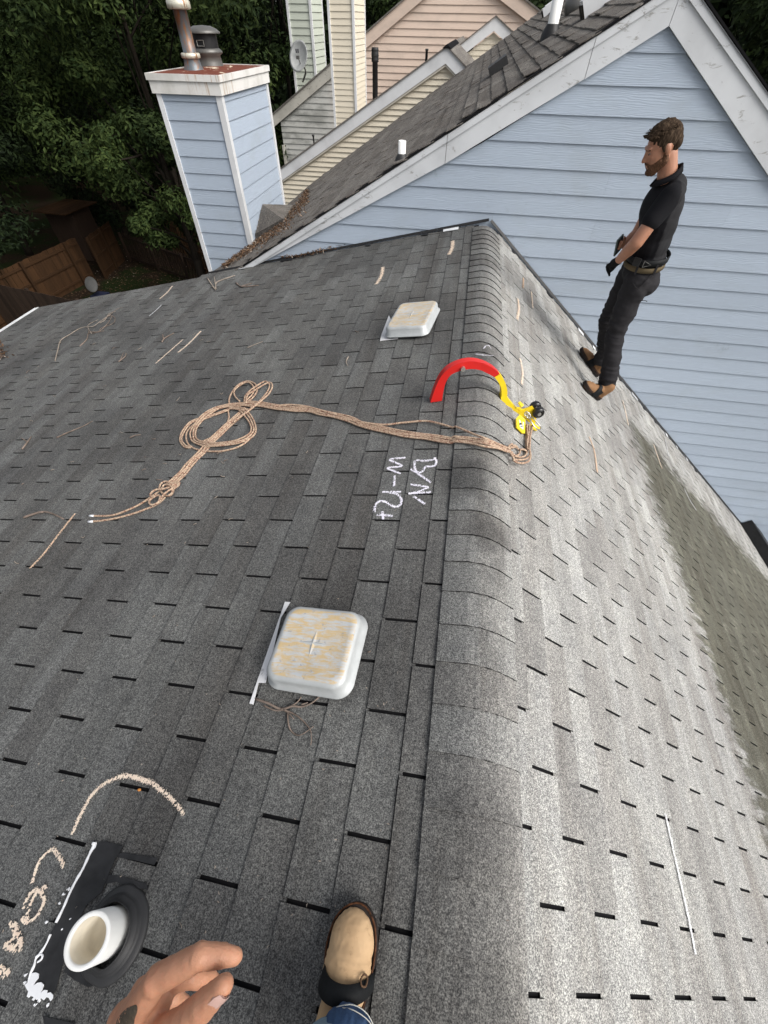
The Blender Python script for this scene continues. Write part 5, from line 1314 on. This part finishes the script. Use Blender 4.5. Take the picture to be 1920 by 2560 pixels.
# ------------------------------------------------------------------ the man on the right slope
def fold(sc_, amp, st=(1, 1, 1)):
    return lambda c: amp * (noise.noise(V((c.x * sc_ * st[0], c.y * sc_ * st[1], c.z * sc_ * st[2]))) + .5 * noise.noise(c * sc_ * 2.3))
man = root('person', (1.25, 3.8, -.98), 'bearded man in black polo shirt and dark trousers standing on the right slope, looking down', 'person')
def rpt(x, y, h=0.0): return V((x, y, -x * math.tan(TR))) + RN * h
toeN, heelN = rpt(.985, 3.435, .008), rpt(1.215, 3.52, .008)
toeF, heelF = rpt(1.085, 4.21, .008), rpt(1.325, 4.06, .008)
kneeN, ankN = V((1.165, 3.67, -.40)), V((1.235, 3.555, -.80))
kneeF, ankF = V((1.165, 3.99, -.42)), V((1.30, 4.07, -.86))
hipN, hipF = V((1.19, 3.715, .02)), V((1.20, 3.90, .02))
# trousers
g = G()
g.ball((1.19, 3.81, .045), (.125, .175, .12)); g.ball((1.245, 3.80, -.02), (.105, .16, .11))
g.cap((1.165, 3.72, .0), .105, kneeN + V((0, 0, .02)), .078); g.cap(kneeN, .076, ankN + V((.0, 0, .06)), .072); g.cap(ankN + V((0, 0, .05)), .074, ankN + V((.01, 0, -.01)), .078)
g.cap((1.165, 3.90, .0), .105, kneeF + V((0, 0, .02)), .076); g.cap(kneeF, .074, ankF + V((0, 0, .08)), .070); g.cap(ankF + V((0, 0, .07)), .072, ankF + V((0, 0, .02)), .074)
tro = blob('trousers', g, 'pants', man, .009, 6, lambda c: .011 * noise.noise(V((c.x * 7, c.y * 7, c.z * 15))) + .006 * noise.noise(V((c.x * 18, c.y * 12, c.z * 34))) + (.009 * noise.noise(V((c.x * 6, c.y * 6, c.z * 55))) if c.z < -.62 or -.46 < c.z < -.3 else 0))
# pocket seams
g = G(); g.tube(crv([(1.10, 3.622, .02), (1.15, 3.605, -.01), (1.20, 3.618, .08)], 5), .0035, 5); g.tube(crv([(1.205, 3.612, -.10), (1.25, 3.618, -.10), (1.27, 3.63, -.11)], 4), .003, 5); g.out('pocket_seam', ['pants'], man, True)
# boots
boot(man, toeN, heelN, RN, ('suede2', 'sole'), True, .14, 1.0, .0, .010, .010)
boot(man, toeF, heelF, RN, ('suede2', 'sole'), True, .14, 1.0, .0, .010, .006)
# body: arms and neck and head are one skin
hc = V((.968, 3.80, .780)); Fh = V((-.88, -.07, -.47)).normalized(); Uh = (ZU - Fh * ZU.dot(Fh)).normalized(); Sh = Fh.cross(Uh)   # Sh towards the camera or away
if Sh.y > 0: Sh = -Sh
Rh = Matrix(((Fh.x, Sh.x, Uh.x), (Fh.y, Sh.y, Uh.y), (Fh.z, Sh.z, Uh.z)))
H = lambda f, s_, u: hc + Fh * f + Sh * s_ + Uh * u
g = G()
g.ball(H(-.012, 0, .030), (.096, .076, .088), Rh); g.ball(H(.035, 0, -.02), (.062, .062, .085), Rh)
g.cap(H(.0, .045, -.055), .022, H(.062, .018, -.105), .019); g.cap(H(.0, -.045, -.055), .022, H(.062, -.018, -.105), .019); g.ball(H(.062, 0, -.100), (.030, .026, .022), Rh)
g.cap(H(.090, 0, .012), .0085, H(.112, 0, -.030), .0120); g.ball(H(.102, .010, -.036), .008); g.ball(H(.102, -.010, -.036), .008)
g.ball(H(.080, 0, .030), (.018, .050, .013), Rh); g.ball(H(.088, 0, -.062), (.012, .022, .007), Rh); g.ball(H(.085, 0, -.076), (.012, .020, .007), Rh)
g.ball(H(.066, .034, -.022), (.022, .018, .020), Rh); g.ball(H(.066, -.034, -.022), (.022, .018, .020), Rh)
for sgn in (1, -1):
    g.ball(H(-.010, .077 * sgn, -.008), (.019, .009, .031), Rh); g.ball(H(-.004, .074 * sgn, -.030), (.010, .009, .012), Rh)
g.cap(H(-.030, 0, -.055), .056, (1.105, 3.80, .57), .062)
# near arm
shN, elN, wrN, haN = V((1.085, 3.625, .555)), V((.985, 3.575, .300)), V((.968, 3.735, .130)), V((.965, 3.80, .085))
g.cap(shN.lerp(elN, .12), .048, elN, .047); g.cap(elN, .047, elN.lerp(wrN, .45), .044); g.cap(elN.lerp(wrN, .4), .044, wrN, .030)
shF, elF, wrF = V((1.13, 3.975, .52)), V((1.115, 4.02, .235)), V((1.015, 3.93, .175))
g.cap(shF.lerp(elF, .12), .045, elF, .042); g.cap(elF, .043, wrF, .027)
g.cap(shN.lerp(elN, .15), .035, (1.12, 3.80, .48), .06); g.cap(shF.lerp(elF, .15), .035, (1.12, 3.80, .48), .06)
# far hand holding the phone
g.ball(wrF + V((-.025, -.03, .02)), (.032, .022, .035))
for j in range(4):
    a = wrF + V((-.04, -.045, .045 - .017 * j)); g.cap(a, .0085, a + V((-.02, -.03, .004)), .008); g.cap(a + V((-.02, -.03, .004)), .008, a + V((-.002, -.05, .002)), .0075)
g.cap(wrF + V((-.01, -.03, .05)), .010, wrF + V((-.035, -.07, .075)), .008)
blob('body', g, 'skin', man, .0058, 3)
# hair
g = G()
g.ball(H(-.018, 0, .042), (.096, .081, .083), Rh); g.ball(H(-.062, 0, .0), (.052, .068, .060), Rh); g.ball(H(.034, 0, .088), (.050, .058, .029), Rh); g.ball(H(-.005, 0, .103), (.075, .055, .032), Rh)
for sgn in (1, -1): g.ball(H(.008, .071 * sgn, .012), (.016, .009, .030), Rh)
for i in range(60):
    rr_ = random.Random(i); f = rr_.uniform(-.03, .085); s_ = rr_.uniform(-.055, .055); b_ = H(f, s_, .098 - abs(f) * .15); g.cap(b_, .010, b_ + Fh * .012 + Uh * rr_.uniform(.004, .014) + Sh * rr_.uniform(-.008, .008), .003, 8)
g.cap(H(-.030, -.01, .112), .018, H(-.036, -.01, .134), .005)
hair = blob('hair', g, 'hair', man, .005, 2, lambda c: .003 * noise.noise(V((c.x * 90, c.y * 90, c.z * 40))))
g = G(); rr = random.Random(4)
for i in range(420):
    f = rr.uniform(-.075, .058); s_ = rr.uniform(-.07, .07); u = .075 + .035 * (1 - (s_ / .07) ** 2) * (1 - abs(f) / .14)
    b_ = H(f, s_, u); d = Fh * rr.uniform(.000, .016) + Uh * rr.uniform(.002, .018) + Sh * rr.uniform(-.010, .010); g.tube([b_, b_ + d * .8, b_ + d * 1.5 + Fh * .010], [.0022, .0016, .0004], 3)
g.out('hair_strands', ['hair'], man)
# beard
g = G()
for sg in (1, -1):
    g.cap(H(-.006, .060 * sg, -.025), .013, H(.004, .056 * sg, -.070), .022); g.cap(H(.004, .054 * sg, -.070), .024, H(.066, .022 * sg, -.110), .024); g.cap(H(.03, .050 * sg, -.060), .018, H(.075, .028 * sg, -.080), .016)
    g.cap(H(.093, .020 * sg, -.056), .0060, H(.078, .032 * sg, -.085), .014)
g.ball(H(.070, 0, -.108), (.034, .032, .025), Rh); g.cap(H(.099, .015, -.053), .0050, H(.099, -.015, -.053), .0050)
blob('beard', g, 'beard', man, .0045, 2, lambda c: .0018 * noise.noise(c * 160))
for sgn in (1, -1):
    g = G(); g.ball(H(.0805, .030 * sgn, .003), (.008, .011, .005), Rh, 12, 8); e = g.out('eye', ['eye'], man, True)
    g = G(); g.ball(H(.087, .030 * sgn, .001), (.003, .005, .004), Rh, 8, 6); g.out('iris', ['iris'], e, True)
    g = G(); g.cap(H(.094, .014 * sgn, .026), .0035, H(.082, .046 * sgn, .024), .003); g.out('eyebrow', ['hair'], man, True)
# shirt
g = G()
g.ball((1.115, 3.80, .46), (.118, .170, .165)); g.ball((1.155, 3.80, .36), (.118, .160, .19)); g.ball((1.175, 3.80, .24), (.120, .155, .16)); g.ball((1.19, 3.805, .15), (.125, .160, .085))
g.cap((1.125, 3.66, .575), .060, (1.125, 3.92, .560), .052); g.ball((1.165, 3.80, .44), (.100, .145, .15)); g.ball((1.180, 3.80, .33), (.105, .145, .17)); g.ball((1.15, 3.80, .58), (.075, .10, .07))
g.cap(shN + V((.018, .02, .0)), .074, shN.lerp(elN, .50), .064); g.cap(shF + V((.002, -.03, 0)), .062, shF.lerp(elF, .50), .064)
shirt = blob('polo_shirt', g, 'shirt', man, .008, 5, lambda c: .005 * noise.noise(V((c.x * 10, c.y * 10, c.z * 6))) + (.009 * noise.noise(V((c.x * 28, c.y * 28, c.z * 5))) if c.z < .36 else 0))
# lighter back panel
me = shirt.data; me.materials.append(M['shirtback'])
for p in me.polygons:
    c = p.center
    if c.x > 1.165 + (c.z - .3) * -.12 and c.z > .17 and (c.y < 3.9): p.material_index = 1
# collar
g = G(); cb_ = [(1.005, 3.785, .600), (1.035, 3.745, .618), (1.09, 3.732, .655), (1.130, 3.765, .690), (1.138, 3.81, .695), (1.11, 3.86, .665), (1.05, 3.855, .625), (1.01, 3.815, .600)]
vs = []; cc2 = crv(cb_, 4)
for p in cc2:
    o_ = (p - V((1.08, 3.80, p.z))); o_.normalize(); vs += [p + ZU * .008, p + o_ * .018 - ZU * .030, p + o_ * .008 - ZU * .032, p - o_ * .006 + ZU * .004]
fs = [(4 * i + j, 4 * i + (j + 1) % 4, 4 * i + 4 + (j + 1) % 4, 4 * i + 4 + j) for i in range(len(cc2) - 1) for j in range(4)]
g.add(vs, fs); g.out('collar', ['shirt'], man, True)
# belts
def belt(z, rx, ry, w, mat, name, cx=1.185, cy=3.805, tilt=.12):
    g = G(); n = 36; vs = []
    for j in range(n):
        a = 2 * math.pi * j / n; x_, y_ = cx + rx * math.cos(a), cy + ry * math.sin(a); zz = z + (x_ - cx) * tilt
        for (dr, dz) in ((0, -w / 2), (.006, -w / 2), (.006, w / 2), (0, w / 2)): vs.append((x_ + dr * math.cos(a), y_ + dr * math.sin(a), zz + dz))
    fs = [(4 * j + k, 4 * j + (k + 1) % 4, 4 * ((j + 1) % n) + (k + 1) % 4, 4 * ((j + 1) % n) + k) for j in range(n) for k in range(4)]
    g.add(vs, [f[::-1] for f in fs]); return g.out(name, [mat], man, True)
belt(.155, .140, .178, .042, 'webbing', 'harness_belt'); belt(.105, .135, .176, .034, 'khaki', 'belt')
g = G(); g.box((1.075, 3.655, .150), (.05, .014, .055), V((.8, -.6, 0)), V((.6, .8, 0)), ZU); g.out('buckle', ['black'], man)
g = G(); c = V((1.135, 3.622, .15)); g.tube([c + V((-.02, 0, .02)), c + V((.03, -.01, 0)), c + V((-.02, 0, -.022)), c + V((-.02, 0, .02))], .003, 6); g.out('d_ring', ['galv'], man, True)
for x_ in (1.22, 1.10):
    g = G(); g.box((x_, 3.805 - .178 * math.sqrt(max(0, 1 - ((x_ - 1.185) / .137) ** 2)) - .006, .11 + (x_ - 1.185) * .12), (.014, .008, .07)); g.out('belt_loop', ['pants'], man)
# gloved near hand, fingers closed
g = G(); g.cap(wrN, .031, haN, .034); g.ball(haN + V((0, .01, -.01)), (.030, .040, .042))
for j in range(4):
    a = haN + V((-.014 + .011 * j, .028, -.012 - .012 * j)); b = a + V((-.016, .012, -.030)); c = b + V((.010, -.004, -.022))
    g.cap(a, .0115, b, .010); g.cap(b, .010, c, .0085)
g.cap(haN + V((-.02, -.01, .0)), .012, haN + V((-.040, .012, -.02)), .010); g.cap(haN + V((-.04, .012, -.02)), .010, haN + V((-.036, .03, -.04)), .008)
blob('glove', g, 'glove', man, .004, 2)
# phone
pc = onY(*ZM(472, 1002), 3.86); ph_ = root('phone', pc, 'dark green phone held in front of the man above his gloved hand', 'phone')
px_ = V((.55, .75, .35)).normalized(); py_ = V((-.25, -.25, .93)); py_ = (py_ - px_ * py_.dot(px_)).normalized(); pz_ = px_.cross(py_)
g = G(); g.box(pc, (.08, .125, .011), px_, py_, pz_); g.out('case', ['screen'], ph_)
g = G(); g.box(pc + pz_ * .0065, (.070, .112, .002), px_, py_, pz_); g.box(pc - pz_ * .0065, (.070, .112, .002), px_, py_, pz_); g.out('screen', ['black'], ph_)
# ------------------------------------------------------------------ the photographer: boot, jeans, hand
me_ = root('person', (-.29, -.42, -.06), 'photographer at the bottom of the photo, only left hand, washed jeans and tan boot seen', 'person')
toe, heel = V((-.289, -.118, 0)), V((-.292, -.432, 0)); toe.z = toe.x * math.tan(TH) + .010; heel.z = heel.x * math.tan(TH) + .010
toe.x += .012; heel.x += .008
boot(me_, toe, heel, LN, ('suede', 'sole'), True, .15, 1.05, .050, 0, -.013)
t2_, h2_ = V((-.02, -.36, .015)), V((.02, -.66, .015))
boot(me_, V((.10, -.40, -.06)), V((.10, -.70, -.06)), ZU, ('suede', 'sole'), True, .15, 1.08)
g = G()
g.cap((-.298, -.330, .095), .060, (-.303, -.335, .15), .066); g.cap((-.303, -.335, .15), .068, (-.29, -.44, .42), .075); g.cap((-.29, -.44, .42), .076, (-.16, -.62, .86), .10)
g.cap((.10, -.66, .04), .065, (.08, -.60, .40), .075); g.cap((.08, -.60, .40), .076, (.02, -.64, .86), .10); g.ball((-.07, -.65, .92), (.17, .12, .13))
je = blob('jeans', g, 'denim', me_, .008, 4, lambda c: .005 * noise.noise(V((c.x * 16, c.y * 16, c.z * 40))))
# turned cuff of darker denim on the front
g = G(); g.cap((-.268, -.306, .084), .057, (-.266, -.312, .102), .059); g.ball((-.264, -.298, .092), (.057, .042, .034))
cu = blob('jeans_hem', g, 'denimdark', me_, .004, 2, lambda c: .003 * noise.noise(V((c.x * 120, c.y * 14, c.z * 30))))
g = G()
for o_ in (0, .006): g.tube(crv([(-.296 + o_, -.257, .092), (-.267, -.246 - o_, .108), (-.237, -.253 - o_, .106), (-.214, -.275, .096)], 6), .0009, 4)
g.out('stitching', ['stitch'], me_, True)
# torso, head (behind the camera)
g = G(); g.ball((-.07, -.66, 1.12), (.18, .12, .26)); g.cap((-.24, -.64, 1.28), .07, (.10, -.64, 1.28), .07); g.cap((-.25, -.64, 1.27), .06, (-.50, -.56, 1.05), .05); g.cap((.11, -.64, 1.27), .06, (.14, -.42, 1.08), .05)
blob('jacket', g, 'shirt', me_, .012, 4)
g = G(); g.ball((-.07, -.60, 1.56), (.077, .095, .115)); g.cap((-.07, -.65, 1.36), .055, (-.07, -.62, 1.50), .052); g.ball((-.07, -.50, 1.54), (.012, .02, .02)); g.cap((.14, -.42, 1.08), .042, (-.16, -.16, 1.22), .030); g.ball((-.20, -.12, 1.25), (.04, .03, .045))
blob('head', g, 'handskin', me_, .008, 3)
g = G(); g.ball((-.07, -.61, 1.60), (.085, .10, .10)); blob('hair', g, 'hair', me_, .009, 2)
# ---- hand: left, back up, index reaching out, thumb below
def hz(X, Y, z): return atZ(*Z2(X, Y), z)
S_ = .415 / FPX / 2.074      # metres per zoomed pixel at the hand
HR = lambda px: px * S_
g = G()
wr = hz(520, 1800, .455)
mcp = [hz(815, 1345, .417), hz(745, 1400, .437), hz(700, 1465, .460), hz(660, 1530, .480)]
# palm block
for m_, wpx in zip(mcp, (66, 60, 56, 50)): g.cap(wr.lerp(m_, .15), HR(88), m_, HR(wpx * 1.0))
g.cap(hz(650, 1560, .45), HR(95), hz(820, 1450, .435), HR(78)); g.cap(hz(560, 1700, .46), HR(100), hz(760, 1560, .44), HR(90))
g.cap(hz(520, 1800, .47), HR(92), hz(380, 2050, .52), HR(100)); g.cap(hz(600, 1800, .455), HR(80), hz(820, 1600, .430), HR(70))
up2 = -CAM_C * .9 + CAM_B * .3
for (m_, a0, rr2, off) in ((mcp[0], .25, 26, 46), (mcp[1], .25, 24, 44)):
    g.cap(wr.lerp(m_, a0) + up2 * HR(62), HR(rr2), m_ + up2 * HR(off), HR(rr2 * 1.25))
g.ball(mcp[0] + up2 * HR(18), HR(60))
# index
ix = [mcp[0], hz(1040, 1225, .408), hz(1150, 1222, .412), hz(1218, 1226, .417)]
for a, b, ra, rb in ((0, 1, 66, 58), (1, 2, 57, 50), (2, 3, 50, 40)): g.cap(ix[a], HR(ra), ix[b], HR(rb))
g.ball(ix[1], HR(61)); g.ball(ix[2], HR(52))
# middle and ring curled beneath
mx = [mcp[1], hz(985, 1330, .450), hz(1085, 1345, .462), hz(1120, 1370, .470)]
for a, b, ra, rb in ((0, 1, 60, 54), (1, 2, 52, 48), (2, 3, 46, 40)): g.cap(mx[a], HR(ra), mx[b], HR(rb))
rx = [mcp[2], hz(900, 1440, .482), hz(960, 1490, .492), hz(930, 1540, .498)]
for a, b, ra, rb in ((0, 1, 56, 50), (1, 2, 50, 46), (2, 3, 44, 38)): g.cap(rx[a], HR(ra), rx[b], HR(rb))
kx = [mcp[3], hz(840, 1560, .505), hz(880, 1610, .512)]
for a, b, ra, rb in ((0, 1, 50, 42), (1, 2, 42, 34)): g.cap(kx[a], HR(ra), kx[b], HR(rb))
# thumb
tx = [hz(760, 1700, .43), hz(905, 1600, .405), hz(1055, 1480, .392), hz(1158, 1378, .386)]
for a, b, ra, rb in ((0, 1, 92, 74), (1, 2, 68, 64), (2, 3, 64, 48)): g.cap(tx[a], HR(ra), tx[b], HR(rb))
g.ball(tx[2], HR(67))
CRE = [(ix[1], (ix[2] - ix[1]).normalized()), (ix[2], (ix[3] - ix[2]).normalized()), (tx[2], (tx[3] - tx[2]).normalized())]
def hdisp(c):
    v = .0005 * noise.noise(c * 90) + .0003 * noise.noise(c * 260)
    for q, d in CRE:
        t = (c - q).dot(d); rad = (c - q).length
        if abs(t) < .007 and rad < .018: v -= .0007 * (math.sin(t / .0024 * math.pi) ** 2) * (1 - abs(t) / .007)
    return v
hand = blob('hand', g, 'handskin', me_, .0019, 5, hdisp, .5)
# forearm sleeve-less part joins the jacket
g = G(); g.cap(hz(380, 2050, .52), HR(100), (-.56, -.42, .66), .036); g.cap((-.56, -.42, .66), .037, (-.52, -.58, 1.0), .048); blob('forearm', g, 'handskin', me_, .006, 3)
# thumbnail
tn = ray(*Z2(1145, 1405)).normalized()
def nail(c, fx, side, L, w, up_n, name='thumbnail'):
    fx = fx.normalized(); n_ = (up_n - fx * up_n.dot(fx)).normalized(); s_ = fx.cross(n_)
    g = G(); vs = []; a_, b_ = 7, 7
    for i in range(a_):
        u = i / (a_ - 1)
        for j in range(b_):
            v = j / (b_ - 1) * 2 - 1
            hw = w * (1 - .35 * max(0, u - .7) / .3) * (1 - .2 * max(0, .2 - u) / .2)
            vs.append(c + fx * (u - .5) * L * (1 - .12 * v * v if u > .8 else 1) + s_ * v * hw - n_ * (v * v * w * .42) )
    fs = [(i * b_ + j, (i + 1) * b_ + j, (i + 1) * b_ + j + 1, i * b_ + j + 1) for i in range(a_ - 1) for j in range(b_ - 1)]
    g.add(vs, fs); g.add([v - n_ * .0012 for v in vs], [f[::-1] for f in fs]); return g.out(name, ['nail'], me_, True)
tdir = tx[3] - tx[2]
ndir = (CAM_P - tx[3]).normalized() * .80 + CAM_A * .52
nn_ = (ndir - tdir.normalized() * ndir.dot(tdir.normalized())).normalized()
nc = tx[2].lerp(tx[3], .80) + nn_ * (HR(53))
nail(nc, tdir, None, HR(120), HR(40), nn_)
ind = ix[3] - ix[2]; n2 = ((CAM_P - ix[3]).normalized() * .35 + CAM_B * .94); n2 = (n2 - ind.normalized() * n2.dot(ind.normalized())).normalized()
# tattoo on the back of the hand: dark leaf shape following the skin
bvh = None
from mathutils.bvhtree import BVHTree
bvh = BVHTree.FromPolygons([v.co.copy() for v in hand.data.vertices], [tuple(p.vertices) for p in hand.data.polygons])
g = G(); out_ = [(708, 1478), (712, 1510), (700, 1545), (690, 1590), (650, 1640), (590, 1640), (598, 1590), (612, 1545), (650, 1500), (680, 1484)]
def hit(X, Y):
    d = ray(*Z2(X, Y)).normalized(); r_ = bvh.ray_cast(CAM_P, d)
    return r_[0] - d * .0004 if r_[0] else None
O2 = crv([(a, b, 0) for a, b in out_], 4, True)[:-1]
cxy = V((655, 1565, 0)); rings = []
for t in (1, .8, .6, .4, .2, .02):
    rings.append([hit(*(cxy + (q - cxy) * t)[:2]) for q in O2])
ok = all(p is not None for r_ in rings for p in r_)
if ok:
    n = len(O2); vs = [p for r_ in rings for p in r_]; fs = [(i * n + j, (i + 1) * n + j, (i + 1) * n + (j + 1) % n, i * n + (j + 1) % n) for i in range(5) for j in range(n)]
    g.add(vs, fs); g.out('tattoo', ['tattoo'], me_, True)
